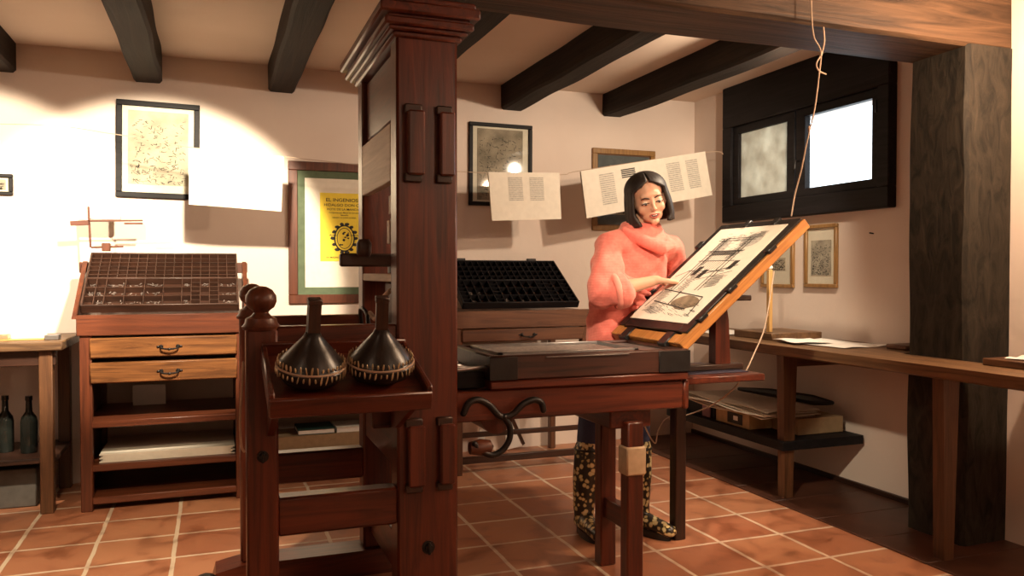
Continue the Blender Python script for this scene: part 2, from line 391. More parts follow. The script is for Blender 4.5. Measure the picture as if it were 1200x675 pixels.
# cap: stacked mouldings
b = BM()
for (e, z0, z1) in ((.012, 1.955, 1.975), (.028, 1.973, 1.988), (.045, 1.986, 2.012), (.034, 2.01, 2.022), (.062, 2.02, 2.055), (.05, 2.053, 2.075)):
    box(b, CX0-e, CX1+e, NY0-e, FY1+e, z0, z1, .006)
part('cap', b, my, P)
part('head_block', BX(CX0+.02, CX1-.02, NY1, FY0, 1.72, 1.95, bev=.006), my, P)
part('cross_board', BX(CX0-.001, CX0+.03, NY1, FY0, 1.505, 1.70, bev=.003), wood('pale', 'y'), P, label='pale unvarnished board across the head of the press')
part('till', BX(CX0+.001, CX1-.01, NY1, FY0, 1.17, 1.198, bev=.003), wood('pale', 'y'), P, label='pale board below the screw')
part('winter_beam', BX(CX0+.01, CX1-.01, NY1, FY0, .55, .76, bev=.006), my, P)
part('stretcher', BX(CX0+.03, CX1-.03, NY1, FY0, .16, .30, bev=.006), my, P)
b = lathe(BM(), [(.0, 0), (.055, 0), (.055, .03), (.03, .04), (.03, .1), (.045, .11), (.045, .2), (.03, .21), (.03, .52), (0, .52)], (.655, 2.92, 1.2))
part('screw', b, M_IRON, P)
part('screw_box', BX(.60, .71, 2.865, 2.975, .98, 1.165, bev=.004), wood('dark', 'z'), P)
part('platen', BX(.57, .75, 2.72, 3.11, .925, .98, bev=.005), wood('dark', 'y'), P)
# bar handle sticking out to the left
b = tube(BM(), [(.655, 2.80, 1.243), (.50, 2.78, 1.243)], .012)
box(b, .405, .60, 2.765, 2.80, 1.222, 1.268, .006)
part('bar', b, wood('dark', 'x'), P)
part('bar_handle', lathe(BM(), [(0, 0), (.020, .0), (.026, .015), (.026, .045), (.018, .06), (0, .06)], (.48, 2.735, 1.255)), wood('dark'), P)
part('hanging_tag', BX(.56, .566, 2.70, 2.74, 1.30, 1.38, bev=.001), wood('pale'), P)
part('paper_note', BX(.556, .560, 2.655, 2.69, 1.40, 1.46, bev=0), M_WPAPER, P)
# rope through the platen
q = smoothpath([(.56, 3.12, 1.00), (.55, 3.02, 1.05), (.56, 2.95, 1.03), (.56, 2.85, 1.10), (.57, 2.74, 1.14)]); part('rope', tube(BM(), q, .008), M_STRING, P)
q = smoothpath([(.54, 3.14, 1.0), (.53, 3.10, 1.06), (.54, 3.03, 1.05), (.54, 2.98, 1.0)]); part('hook', tube(BM(), q, .008), M_IRON, P)
# wedges keyed into the near cheek
for x0, x1 in ((.584, .640), (.690, .741)):
    for z0, z1 in ((1.515, 1.722), (.508, .706)):
        k = part('wedge', BX(x0, x1, NY0-.034, NY0+.01, z0, z1, bev=.006), mz, P, ang=20)
        part('tenon', BX(x0-.008, x1-.006, NY0-.018, NY0+.01, z0-.022, z0+.008, bev=.004), wood('dark'), k)
        part('tenon', BX(x0-.008, x1-.006, NY0-.018, NY0+.01, z1-.008, z1+.022, bev=.004), wood('dark'), k)
def bolt(x, y, z, par, r=.022):
    b = lathe(BM(), [(0, .016), (r*.55, .014), (r*.6, .004), (r, .003), (r, -.002), (0, -.002)], (x, y, z), 14, Matrix.Rotation(R(90), 4, 'X'))
    box(b, x-r*.2, x+r*.2, y-.022, y-.01, z-r*.9, z+r*.9, .002)
    part('bolt', b, M_IRON, par)
bolt(.655, NY0, .30, P); bolt(.137, NY0, .64, P, .018)
bolt(.62, NY0, .1, P)
# the hind posts with ball finials and their rails
for (a, b_) in ((NY0, NY1), (FY0, FY1)):
    hp = part('hind_post', BX(.090, .184, a, b_, .10, 1.03, bev=.008), mz, P)
    b = lathe(BM(), [(0, 1.025), (.055, 1.025), (.058, 1.035), (.05, 1.045), (.046, 1.06), (.030, 1.068), (.022, 1.078), (.026, 1.084), (.040, 1.094), (.047, 1.112), (.046, 1.13), (.034, 1.148), (.016, 1.158), (0, 1.16)], (.137, (a+b_)/2, 0), 24)
    part('finial', b, wood('cherry', 'z'), hp)
    part('top_rail', BX(.18, CX0+.004, a+.015, b_-.02, .945, 1.035, bev=.006), mx_, P)
    part('middle_rail', BX(.18, CX0+.004, a+.005, b_-.02, .385, .505, bev=.008), mx_, P)
part('side_board', prism(BM(), [(NY1-.01, .55), (FY0+.01, .55), (FY0+.01, 1.02), (NY1-.01, .98)], 'x', .115, .135), mz, P)
part('roller', tube(BM(), [(-.03, 2.62, .20), (-.03, 2.72, .20)], .045, 16, False), M_IRON, P)
part('roller_axle', BX(-.05, .12, 2.62, 2.66, .185, .215, bev=.003), wood('dark'), P)
q = smoothpath([(.082, 2.55, .93), (.076, 2.545, .83), (.072, 2.55, .75), (.075, 2.545, .68), (.083, 2.55, .66)])
part('cord', tube(BM(), q, .004), M_STRING, P)
# sloping ink table on the near side
b = BM(); TL, TR = .135, .575
MS = Matrix.Translation((0, 2.20, .835)) @ Matrix.Rotation(math.atan2(.10, .345), 4, 'X')
box(b, TL, TR, 0, .36, 0, .018, .003, MS)
box(b, TL, TR, -.012, .006, -.018, .036, .004, MS); box(b, TL-.002, TL+.014, 0, .36, -.015, .05, .004, MS); box(b, TR-.014, TR+.002, 0, .36, -.015, .05, .004, MS)
box(b, TL, TR, .345, .36, 0, .06, .004, MS)
part('ink_table', b, mx_, P)
for xa, xb in ((.15, .17), (.545, .5625)): part('bracket', prism(BM(), [(2.26, .825), (2.552, .70), (2.552, .90)], 'x', xa, xb), mz, P)
# rails, carriage and bed
RY0, RY1 = 2.70, 3.14
for y in (RY0, RY1-.05): part('carriage_rail', BX(.50, 1.72, y, y+.05, .672, .782, bev=.006), mx_, P)
part('rail_end', BX(1.72, 1.745, RY0-.003, RY1+.003, .668, .786, bev=.006), my, P)
b = BM(); box(b, .918, 1.735, 2.685, 3.155, .784, .815, .005); part('carriage', b, mx_, P)
b = BM(); box(b, .918, 1.735, 2.685, 2.715, .815, .905, .006); box(b, .918, 1.735, 3.125, 3.155, .815, .905, .006)
box(b, .918, .95, 2.715, 3.125, .815, .905, .006); box(b, 1.70, 1.735, 2.715, 3.125, .815, .905, .006)
part('coffin', b, wood('coffer', 'x'), P)
part('bed', BX(.95, 1.70, 2.715, 3.125, .812, .893, bev=.003), M_STEEL, P, label='grey worn metal bed')
b = BM(); box(b, 1.0, 1.5, 2.80, 3.04, .893, .902, .002); part('forme', b, M_LEAD, P, label='forme of set type, dull grey')
b = BM()
for a in ((.97, 1.55, 2.75, 2.775), (.97, 1.55, 3.07, 3.095), (.97, .99, 2.75, 3.09), (1.53, 1.55, 2.75, 3.09)): box(b, a[0], a[1], a[2], a[3], .893, .910, .002)
part('chase', b, M_STEEL, P)
part('corner_strap', BX(.914, 1.02, 2.681, 2.716, .818, .900, bev=.001), M_IRON, P); part('corner_strap', BX(1.60, 1.739, 2.681, 2.716, .818, .900, bev=.001), M_IRON, P)
part('steel_strip', BX(1.13, 1.47, 2.679, 2.686, .893, .897, bev=.001), M_STEEL, P)
# metal odds at the left end of the carriage
for i in range(5): part('hook_rod', tube(BM(), [(.80+.02*i, 2.70+.07*i, .86), (.91, 2.72+.07*i, .865-.012*i)], .006, 8), M_STEEL, P)
b = BM(); box(b, .76, .918, 2.75, 3.1, .784, .845, .004); part('end_block', b, wood('black'), P)
# trestle at the right end of the rails
part('leg', BX(1.475, 1.545, 2.925, 2.985, 0, .675, bev=.005), mz, P)
lg = part('leg', BX(1.475, 1.545, 2.70, 2.762, 0, .63, bev=.006), mz, P)
part('tape_wrap', BX(1.468, 1.553, 2.693, 2.769, .425, .535, bev=.006), M_TAPE, lg, label='band of beige tape round the leg')
part('leg_stretcher', BX(1.49, 1.53, 2.755, 2.93, .20, .285, bev=.004), my, P)
part('cross_piece', BX(1.42, 1.60, 2.74, 3.14, .60, .675, bev=.006), my, P)
# rounce: horned iron handle hanging below the rail
def PY(px, py, Y=2.665): return pt(px, py, Y=Y)
b = BM()
tube(b, smoothpath([PY(543, 485), PY(549, 473), PY(560, 469), PY(573, 475), PY(584, 487), PY(592, 489), PY(602, 485), PY(613, 474), PY(625, 469), PY(634, 472), PY(637, 481)]), .012, 10)
part('rounce_bow', b, M_IRON, P)
b = tube(BM(), smoothpath([PY(590, 489), PY(597, 500), PY(597, 515), PY(589, 528), PY(577, 534), PY(565, 530), PY(556, 521)]), .011, 10)
part('rounce_crank', b, M_IRON, P)
part('rounce_grip', lathe(BM(), [(0, -.045), (.022, -.04), (.03, 0), (.024, .035), (0, .05)], PY(563, 525, 2.68), 16, Matrix.Rotation(R(90), 4, 'Y')), wood('cherry', 'x'), P)
part('rounce_drum', lathe(BM(), [(0, -.16), (.062, -.16), (.062, .16), (0, .16)], PY(566, 484, 2.92)+Vector((0, 0, .01)), 24, Matrix.Rotation(R(90), 4, 'X')), mz, P)
part('rounce_axle', tube(BM(), [PY(591, 489, 2.66), PY(566, 484, 2.92)+Vector((.0, 0, .01))], .01), M_IRON, P)
# outrigger plank carrying the tympan stay
part('outrigger', BX(1.745, 2.13, 2.73, 3.17, .757, .785, bev=.004), my, P)
part('outrigger_cloth', BX(1.75, 2.10, 2.80, 3.15, .7855, .789, bev=.001), M_BLUEP, P)
part('batten', BX(1.76, 2.12, 2.86, 2.93, .789, .815, bev=.004), wood('dark', 'x'), P)
part('stay_post', prism(BM(), [(1.985, .81), (2.06, .81), (2.05, 1.00), (2.035, 1.085), (1.985, 1.05)], 'y', 2.87, 2.92), mz, P)
part('stay_bar', BX(1.98, 2.10, 2.78, 3.22, 1.085, 1.108, bev=.004), wood('dark', 'y'), P)
part('outrigger_leg', BX(1.93, 1.985, 3.09, 3.145, 0, .757, bev=.005), wood('dark', 'z'), P)
# tympan leaning up from the end of the bed
ty = thing('tympan_board', 'orange-brown framed board tilted up at the end of the press, holding a large cream print', 'tympan frame', (1.722, 2.715, .912), (0, -math.atan2(.50, .60), 0))
TW, TH = .585, .785
def ring(bm, x0, x1, y0, y1, w_, z0, z1, bev=.003, M=None):
    box(bm, x0, x1, y0, y0+w_, z0, z1, bev, M); box(bm, x0, x1, y1-w_, y1, z0, z1, bev, M)
    box(bm, x0, x0+w_, y0+w_, y1-w_, z0, z1, bev, M); box(bm, x1-w_, x1, y0+w_, y1-w_, z0, z1, bev, M); return bm
part('frame', ring(BM(), 0, TH, 0, TW, .05, -.028, .016), wood('honey', 'x'), ty, local=True)
part('backing', BX(.045, TH-.045, .045, TW-.045, -.018, .006, bev=.001), wood('dark', 'x'), ty, local=True)
part('frisket_frame', ring(BM(), .055, TH-.006, .012, TW-.012, .058, .016, .026, .002), M_IRON, ty, local=True)
part('print_sheet', BX(.10, TH-.045, .055, TW-.055, .020, .0285, bev=0), M_PAPER, ty, local=True, smooth=False)
for x, y in ((.30, .0), (.55, .0), (.12, .0), (.25, TW-.02), (.6, TW-.02), (.74, .15), (.74, .35)):
    part('clip', BX(x, x+.05, y-.006, y+.028, .014, .034, bev=.004), M_IRON, ty, local=True)
for y in (.09, .42): part('hinge', BX(-.02, .055, y, y+.06, -.004, .022, bev=.004), M_IRON, ty, local=True)
# drawing of a wooden press in a workshop: many ruled strokes
MT = Matrix(((0, 1, 0, .10), (-1, 0, 0, TW-.055), (0, 0, 1, .0292), (0, 0, 0, 1)))   # u to the right of the sheet, v up the slope
random.seed(11); sg = []
def line(p, q, w_=.003): sg.append((p, q, w_))
for u in (.10, .125, .29, .315): line((u, .20), (u+.02, .56), .006)
for v in (.56, .545, .47, .40, .33): line((.09, v), (.36, v), .004)
for u in range(10): line((.13+.018*u, .34), (.15+.018*u, .45), .0025)
line((.05, .20), (.40, .16), .006); line((.05, .19), (.03, .08), .006); line((.40, .16), (.42, .05), .006); line((.20, .30), (.42, .37), .005); line((.22, .27), (.42, .33), .003)
line((.06, .12), (.36, .08), .006); line((.10, .33), (.03, .29), .004); line((.2, .19), (.2, .10), .01)
for i in range(70):
    u, v = random.uniform(.10, .34), random.uniform(.46, .60); line((u, v), (u+random.uniform(.01, .04), v+random.uniform(-.008, .008)), .0015)
for i in range(60):
    u, v = random.uniform(.05, .42), random.uniform(.04, .12); line((u, v), (u+random.uniform(.02, .05), v-.01), .0015)
for (u0, u1, v0, v1, k_, sl) in ((.12, .17, .36, .56, 34, .02), (.27, .34, .40, .58, 34, .02), (.09, .36, .44, .47, 12, .0), (.14, .22, .20, .33, 26, -.01), (.30, .42, .22, .30, 20, .01), (.04, .14, .05, .20, 26, .01), (.33, .40, .56, .60, 12, 0)):
    for i in range(k_):
        v = v0+(v1-v0)*i/k_; a_ = random.uniform(0, .3)*(u1-u0); line((u0+a_, v), (u1-random.uniform(0, .3)*(u1-u0), v+sl), .0016)
for q in ((.14, .30), (.20, .28), (.36, .34)):
    for i in range(9): line((q[0]+.004*i, q[1]), (q[0]+.004*i+.01, q[1]+.06), .003)
part('etching_lines', strokes(BM(), sg, .002, MT), M_INK, ty, local=True, smooth=False)
b = BM()
def blob(bm, u, v, ru, rv, M, n=14, dz=-.0003, seed=0):
    vs_ = []
    for i in range(n):
        a = 2*math.pi*i/n; k = 1+.25*noise.noise(Vector((math.cos(a)*2+seed, math.sin(a)*2, u*9)))
        vs_.append(bm.verts.new(M @ Vector((u+ru*k*math.cos(a), v+rv*k*math.sin(a), dz))))
    bm.faces.new(vs_)
for q in ((.33, .54, .07, .045), (.16, .50, .05, .05), (.13, .06, .06, .025)):
    b = BM(); blob(b, *q, MT); part('etching_tone', b, M_GREYINK, ty, local=True, smooth=False)
b = BM(); blob(b, .31, .12, .10, .045, MT, seed=3, dz=-.0002); part('etching_floor', b, M_SEPIA, ty, local=True, smooth=False)

# ---------------------------------------------------------------- ink balls
def ink_ball(x, y, label, lean):
    z = .835 + (y-2.20)*.29 + .022
    t = thing('ink_ball', label, 'ink ball', (x, y, z), (R(15), 0, R(lean)), 'ink balls on the sloping table')
    part('cushion', lathe(BM(), [(0, 0), (.045, .002), (.078, .016), (.094, .040), (.096, .056), (.088, .068), (0, .070)], n=36), M_LEATHER, t, local=True)
    part('cone', lathe(BM(), [(0, .06), (.088, .066), (.083, .076), (.052, .112), (.026, .142), (.020, .155), (0, .158)], n=36), M_LEATHER, t, local=True, ang=60)
    b = BM()
    for i in range(38):
        a = 2*math.pi*i/38
        for rr, zz, L_ in ((.0955, .046, .020), (.091, .072, .018)):
            M = Matrix.Rotation(a+.06*(zz > .06), 4, 'Z') @ Matrix.Translation((rr, 0, zz)) @ Matrix.Rotation(R(random.uniform(-14, 14)), 4, 'X') @ Matrix.Diagonal((.3, random.uniform(.22, .4), random.uniform(.5, 1.2), 1))
            ball(b, (0, 0, 0), (.009, .009, L_*.62), M, 6)
    part('nail_fringe', b, M_BRASS, t, local=True)
    q = [(.0945*math.cos(2*math.pi*i/40), .0945*math.sin(2*math.pi*i/40), .061) for i in range(41)]
    part('cord_band', tube(BM(), q, .003, 6, False), M_STRING, t, local=True)
    b = BM(); prism(b, [(-.017, -.013), (.017, -.013), (.017, .013), (-.017, .013)], 'z', .145, .240); box(b, -.019, .019, -.015, .015, .235, .252, .003)
    part('handle', b, wood('dark', 'z'), t, local=True)
ink_ball(.252, 2.305, 'black leather ink ball with nailed rim, nearer the ball-topped post', 6)
ink_ball(.452, 2.315, 'black leather ink ball with nailed rim, nearer the tall press cheek', -5)

# ================================================================ TYPE CABINETS
def type_case(par, x0, x1, ya, za, yb, zb, frame_m, div_m, rows_u, cols_u, rows_l, widths, fill, split=.5, seed=1):
    """sloping tray; local frame: u along x, v up the slope, n outwards"""
    L_ = math.hypot(yb-ya, zb-za); M = Matrix.Translation((x0, ya, za)) @ Matrix.Rotation(math.atan2(zb-za, yb-ya), 4, 'X')
    W = x1-x0; h = .046; t = .010; rnd = random.Random(seed)
    c = thing('type_case', *par)
    b = BM(); box(b, 0, W, 0, t, 0, h, .002, M); box(b, 0, W, L_-t, L_, 0, h, .002, M); box(b, 0, t, 0, L_, 0, h, .002, M); box(b, W-t, W, 0, L_, 0, h, .002, M)
    box(b, t, W-t, L_*split-.006, L_*split+.006, 0, h, .002, M)
    part('rim', b, frame_m, c); part('bottom', BX(t, W-t, t, L_-t, 0, .005, bev=0, M=M), wood('dark', 'x'), c)
    b = BM(); f = BM(); d = .0022
    v0, v1 = L_*split, L_-t; cw = (W-2*t)/cols_u; rh = (v1-v0)/rows_u
    for i in range(1, cols_u): box(b, t+i*cw-d, t+i*cw+d, v0, v1, 0, h-.004, 0, M)
    for j in range(1, rows_u): box(b, t, W-t, v0+j*rh-d, v0+j*rh+d, 0, h-.006, 0, M)
    for i in range(cols_u):
        for j in range(rows_u):
            if rnd.random() < fill: heap(f, rnd, t+i*cw+d, t+(i+1)*cw-d, v0+j*rh+d, v0+(j+1)*rh-d, M)
    v0, v1 = t, L_*split; rh = (v1-v0)/rows_l; tot = sum(widths); u = t
    for wd in widths:
        du = (W-2*t)*wd/tot
        if u > t+.001: box(b, u-d, u+d, v0, v1, 0, h-.004, 0, M)
        rr = rows_l*2 if wd <= 1 and rnd.random() < .4 else rows_l
        for j in range(1, rr): box(b, u, u+du, v0+j*(v1-v0)/rr-d, v0+j*(v1-v0)/rr+d, 0, h-.006, 0, M)
        for j in range(rr):
            if rnd.random() < fill+.15: heap(f, rnd, u+d, u+du-d, v0+j*(v1-v0)/rr+d, v0+(j+1)*(v1-v0)/rr-d, M)
        u += du
    part('dividers', b, div_m, c, smooth=False)
    o = part('metal_sorts', f, M_LEAD, c, smooth=False); o['kind'] = 'stuff'
    return c
def heap(bm, rnd, a, b_, c, d, M):
    n = max(3, int((b_-a)*(d-c)/.00016))
    for _ in range(min(n, 14)):
        w_, l_ = rnd.uniform(.002, .004), rnd.uniform(.010, .018)
        cx, cy = rnd.uniform(a+.008, b_-.008), rnd.uniform(c+.006, max(c+.007, d-.008)) * 1.0
        Q = M @ Matrix.Translation((cx, cy - .0, rnd.uniform(.007, .016))) @ Matrix.Rotation(rnd.uniform(0, 3.14), 4, 'Z')
        box(bm, -l_/2, l_/2, -w_/2, w_/2, -.002, .002, 0, Q)

def pull(x, y, z, par):
    b = tube(BM(), smoothpath([(x-.042, y, z), (x-.036, y-.018, z-.008), (x, y-.024, z-.012), (x+.036, y-.018, z-.008), (x+.042, y, z)]), .0045, 8)
    for s in (-1, 1):
        lathe(b, [(0, .008), (.007, .007), (.011, 0), (0, -.001)], (x+s*.040, y-.001, z), 10, Matrix.Rotation(R(90), 4, 'X'))
        ball(b, (x+s*.054, y-.003, z), (.008, .003, .005), seg=8)
    ball(b, (x, y-.026, z-.012), (.010, .006, .007), seg=8)
    part('handle', b, M_IRON, par)
def cabinet(x0, x1, yf, yb, label, top, shelves, drawers, mt, md, pw=.055, panel=True, loc=None):
    c = thing('type_cabinet', label, 'cabinet', ((x0+x1)/2, (yf+yb)/2, 0))
    for xx in (x0, x1-pw):
        for yy in (yf, yb-.05): part('leg', BX(xx, xx+pw, yy, yy+.05, 0, top-.01, bev=.004), wood(mt, 'z'), c)
    part('apron', BX(x0-.012, x1+.012, yf-.012, yf+.02, top-.105, top, bev=.004), wood(mt, 'x'), c)
    part('top', BX(x0-.01, x1+.01, yf, yb, top-.03, top-.006, bev=.003), wood(mt, 'x'), c)
    for z0, z1 in drawers:
        d = part('drawer', BX(x0+pw-.008, x1-pw+.008, yf-.014, yf+.35, z0, z1, bev=.006), wood(md, 'x'), c)
        pull((x0+x1)/2+.02, yf-.014, (z0+z1)/2, d)
    for z in shelves:
        part('shelf', BX(x0+.004, x1-.004, yf+.004, yb-.004, z-.036, z, bev=.004), wood(mt, 'x'), c)
    if panel:
        for xx in (x0+.015, x1-.03): part('side_panel', BX(xx, xx+.015, yf+.045, yb-.045, .05, top-.03, bev=0), wood('dark', 'z'), c)
    return c
cab = cabinet(-.63, .16, 4.49, 5.10, 'reddish type cabinet with two oak drawers and open shelves against the left wall section', .99, (.455, .235, .07), ((.772, .874), (.645, .750)), 'cherry', 'oak')
# desk cheeks holding the sloping case
for xx in (-.665, .155):
    part('case_support', prism(BM(), [(4.50, .97), (5.0, .97), (5.0, 1.24), (4.90, 1.265)], 'x', xx, xx+.022), wood('cherry', 'y'), cab)
part('support_rail', BX(-.69, .185, 4.94, 4.97, 1.20, 1.26, bev=.004), wood('cherry', 'x'), cab)
type_case(('wide open type case with many small compartments of metal sorts, on the left cabinet', 'type case', (-.25, 4.5, 1.0)),
          -.625, .125, 4.50, 1.0, 4.92, 1.275, wood('casewood', 'x'), wood('casewood', 'x'), 6, 16, 3, [1, 1, 2, 2, 2, 2, 1, 1, 1, 1, 2], .55)
# second cabinet right of the press
c2 = cabinet(1.335, 2.19, 4.53, 5.08, 'brown type cabinet with one dark case on top, behind the press carriage', .975, (.70,), ((.79, .865),), 'brown', 'brown', .04, False)
part('shelf_rail', BX(1.36, 2.17, 4.54, 4.56, .22, .25, bev=.003), wood('dark', 'x'), c2)
part('foot_rail', BX(1.36, 2.17, 4.55, 4.58, .06, .10, bev=.003), wood('dark', 'x'), c2)
part('brace', tube(BM(), [(1.70, 4.60, .33), (1.90, 4.9, .08)], .014, 4, False), wood('dark', 'x'), c2)
type_case(('almost black type case with empty-looking compartments, behind the press carriage', 'type case', (1.76, 4.55, .98)),
          1.375, 2.13, 4.545, .985, 4.95, 1.245, wood('black', 'x'), wood('black', 'x'), 4, 18, 3, [1]*14, .04, .52, 4)
for x in (1.46, 1.95): solo('metal_galley_clip', BX(x, x+.06, 4.945, 4.975, 1.272, 1.296), M_IRON, 'small dark clip on the top rim of the black type case, %s one' % ('left' if x < 1.6 else 'right'), 'clip')
solo('wooden_block', BX(2.09, 2.14, 4.93, 4.97, 1.24, 1.275), wood('black'), 'small black block at the right upper corner of the black type case', 'block')

# copy holder standing on the left case
v = thing('copy_holder', 'thin reddish wooden copy holder with a long crossbar, standing on the left type case', 'copy holder', (-.56, 4.90, 1.319))
def W(px, py, Y=4.9): return pt(px, py, Y=Y)
def bar(px0, py0, px1, py1, t=.012, Y=4.9, d=.012):
    a, b_ = W(px0, py0, Y), W(px1, py1, Y); L_ = (b_-a).length; M = Matrix.Translation(a) @ (b_-a).to_track_quat('X', 'Z').to_matrix().to_4x4()
    return box(BM(), 0, L_, -d/2, d/2, -t/2, t/2, .002, M)
part('block', BX(W(120, 290).x, W(130, 290).x, 4.88, 4.92, 1.319, W(124, 285).z, bev=.003), wood('cherry', 'z'), v)
part('lower_arm', bar(107, 290, 145, 289, .010), wood('cherry', 'x'), v)
part('upright', bar(106.5, 290, 104.5, 242, .010), wood('cherry', 'z'), v)
part('crossbar', bar(83, 262, 106, 261, .026), wood('cherry', 'x'), v)
part('upper_arm', bar(104, 259, 168, 258.5, .010), wood('cherry', 'x'), v)
part('slide', bar(146, 262, 168, 262, .010, 4.88), wood('cherry', 'x'), v)
b = BM(); a = W(101, 239, 4.93); c_ = W(141, 256, 4.87); box(b, a.x+.01, c_.x, 4.912, 4.945, c_.z-.005, a.z, .004)
solo('paper_bundle', b, M_WPAPER, 'small white bundle of paper held upright on the wooden copy holder', 'paper')

# things on the left cabinet's shelves
solo('white_card', BX(-.43, -.26, 4.95, 4.962, .456, .57, bev=.001, M=Matrix.Translation((0, 0, 0))), M_WPAPER, 'small white card leaning on the upper open shelf of the left cabinet', 'card')
for i in range(1): 
    b = BM()
    for k in range(7): box(b, -.55+.008*((k*37) % 3), .10-.01*((k*17) % 3), 4.53, 5.02, .236+k*.006, .241+k*.006, 0)
    o = solo('paper_stack', b, M_PAPER, 'flat stack of large cream sheets on the lower shelf of the left cabinet', 'paper stack')
# low shelf unit seen through the press
s = thing('low_shelf_unit', 'low dark shelf unit against the wall, seen under the ink table of the press', 'shelf', (.62, 4.9, 0))
part('top_board', BX(.24, 1.25, 4.70, 5.12, .40, .44), wood('dark', 'x'), s); part('shelf', BX(.24, 1.25, 4.70, 5.12, .15, .18), wood('brown', 'x'), s)
part('plinth', BX(.24, 1.25, 4.72, 5.12, 0, .15), wood('dark', 'x'), s)
for x in (.24, 1.23): part('side', BX(x, x+.02, 4.70, 5.12, .15, .42), wood('dark', 'z'), s)
solo('grey_folder_pile', BX(.33, 1.1, 4.74, 5.0, .181, .262), M_CARD, 'thick brown folder pile lying on the low dark shelf unit', 'folder')
for (x0, x1, z, m, l) in ((.45, .66, .263, M_KEY, 'dark green book with white page edges lying on the brown folder pile'), (.67, 1.0, .263, M_PAPER, 'cream paperbound book lying beside the dark green one')):
    bk = thing('book', l, 'book', ((x0+x1)/2, 4.85, z))
    part('cover', BX(x0, x1, 4.75, 4.97, z+.026, z+.031, bev=.001), m, bk); part('cover', BX(x0, x1, 4.75, 4.97, z, z+.004, bev=.001), m, bk)
    part('pages', BX(x0+.003, x1-.003, 4.754, 4.965, z+.003, z+.027, bev=0), M_WPAPER, bk); part('spine', BX(x0, x1, 4.967, 4.972, z, z+.031, bev=.001), m, bk)
# papers below the second cabinet
for (x, l, h, a) in ((1.66, 'narrow white card strip leaning against the wall under the brown cabinet', .16, 8), (1.88, 'wider white card leaning against the wall under the brown cabinet', .17, -10)):
    M = Matrix.Translation((x, 5.05, .12)) @ Matrix.Rotation(R(a), 4, 'Y') @ Matrix.Rotation(R(12), 4, 'X')
    solo('white_card', BX(-.02 if h < .165 else -.05, .03 if h < .165 else .06, 0, .003, -.11, h, bev=0, M=M), M_WPAPER, l, 'card')

# ================================================================ LEFT BENCH
t = thing('side_bench', 'narrow brown wooden bench running out of the picture at the far left', 'bench', (-1.3, 4.8, 0))
part('top', BX(-2.5, -.705, 4.50, 5.12, .815, .862, bev=.006), wood('bench', 'x'), t)
part('apron', BX(-2.45, -.74, 4.54, 4.56, .74, .815), wood('dark', 'x'), t)
for x in (-.815, -2.4):
    for y in (4.53, 5.04): part('leg', BX(x, x+.06, y, y+.06, 0, .815, bev=.004), wood('benchleg', 'z'), t)
part('low_shelf', BX(-2.45, -.76, 4.62, 5.12, .235, .262), wood('dark', 'x'), t)
solo('grey_box', BX(-1.5, -.86, 4.70, 5.05, 0, .2, bev=.006), plain('grey_cardboard', (.10, .09, .08), .8), 'dim grey box on the floor under the left bench', 'box')
def bottle(x, y, l):
    o = solo('bottle', lathe(BM(), [(0, 0), (.038, 0), (.04, .01), (.04, .16), (.035, .185), (.016, .215), (.014, .27), (.017, .272), (.017, .295), (0, .295)], (x, y, .263)), M_GLAZE, l, 'bottle')
bottle(-.91, 4.80, 'dark glass bottle on the low shelf under the left bench, nearest the leg'); bottle(-1.03, 4.86, 'dark glass bottle on the low shelf under the left bench, at the picture edge')
cs = thing('composing_stick', 'small wood and brass composing stick lying on the left bench', 'composing stick', (-.95, 4.64, .863))
part('base', BX(-1.2, -.78, 4.60, 4.67, .863, .870, bev=.001), wood('lime', 'x'), cs); part('back', BX(-1.2, -.80, 4.665, 4.672, .863, .900, bev=.001), M_PAPER, cs)
part('knee', BX(-1.0, -.96, 4.60, 4.665, .870, .895, bev=.004), M_BRASS, cs); part('screw', BX(-.80, -.735, 4.59, 4.66, .863, .888, bev=.003), M_STEEL, cs)

# ================================================================ RIGHT BENCH
t = thing('work_bench', 'long rough-edged wooden bench along the right wall under the window', 'bench', (3.07, 3.2, 0))
b = BM(); L0, L1 = 1.55, 4.72; n = 40; rows = []
for i in range(n+1):
    y = L0 + (L1-L0)*i/n; e = .008*noise.noise(Vector((y*3, 0, 0))); e2 = .010*noise.noise(Vector((y*4, 5, 0)))
    rows.append([b.verts.new(p) for p in ((2.775+e, y, .818), (2.785+e2, y, .772+e), (2.81, y, .762), (3.345, y, .762), (3.345, y, .82), (2.785+e, y, .82))])
for A, B_ in zip(rows, rows[1:]):
    for i in range(6): b.faces.new((A[i], A[(i+1) % 6], B_[(i+1) % 6], B_[i]))
b.faces.new(rows[0][::-1]); b.faces.new(rows[-1])
# notch the part behind the post away by shortening: the back edge stops at the post face
for v_ in b.verts:
    if v_.co.x > 3.3 and v_.co.y < 2.95: v_.co.x = 3.042
part('top', b, wood('bench', 'y'), t)
for y in (2.47, 3.46, 4.50):
    part('leg', prism(BM(), [(2.86-.03, 0), (2.86+.02, 0), (2.86+.045, .765), (2.86-.045, .765)], 'y', y, y+.055), wood('benchleg', 'z'), t)

part('cross_bearer', BX(2.88, 3.30, 3.48, 3.52, .70, .762), wood('benchleg', 'x'), t)
part('low_shelf', BX(2.80, 3.34, 3.44, 4.60, .262, .31), wood('black', 'y'), t)
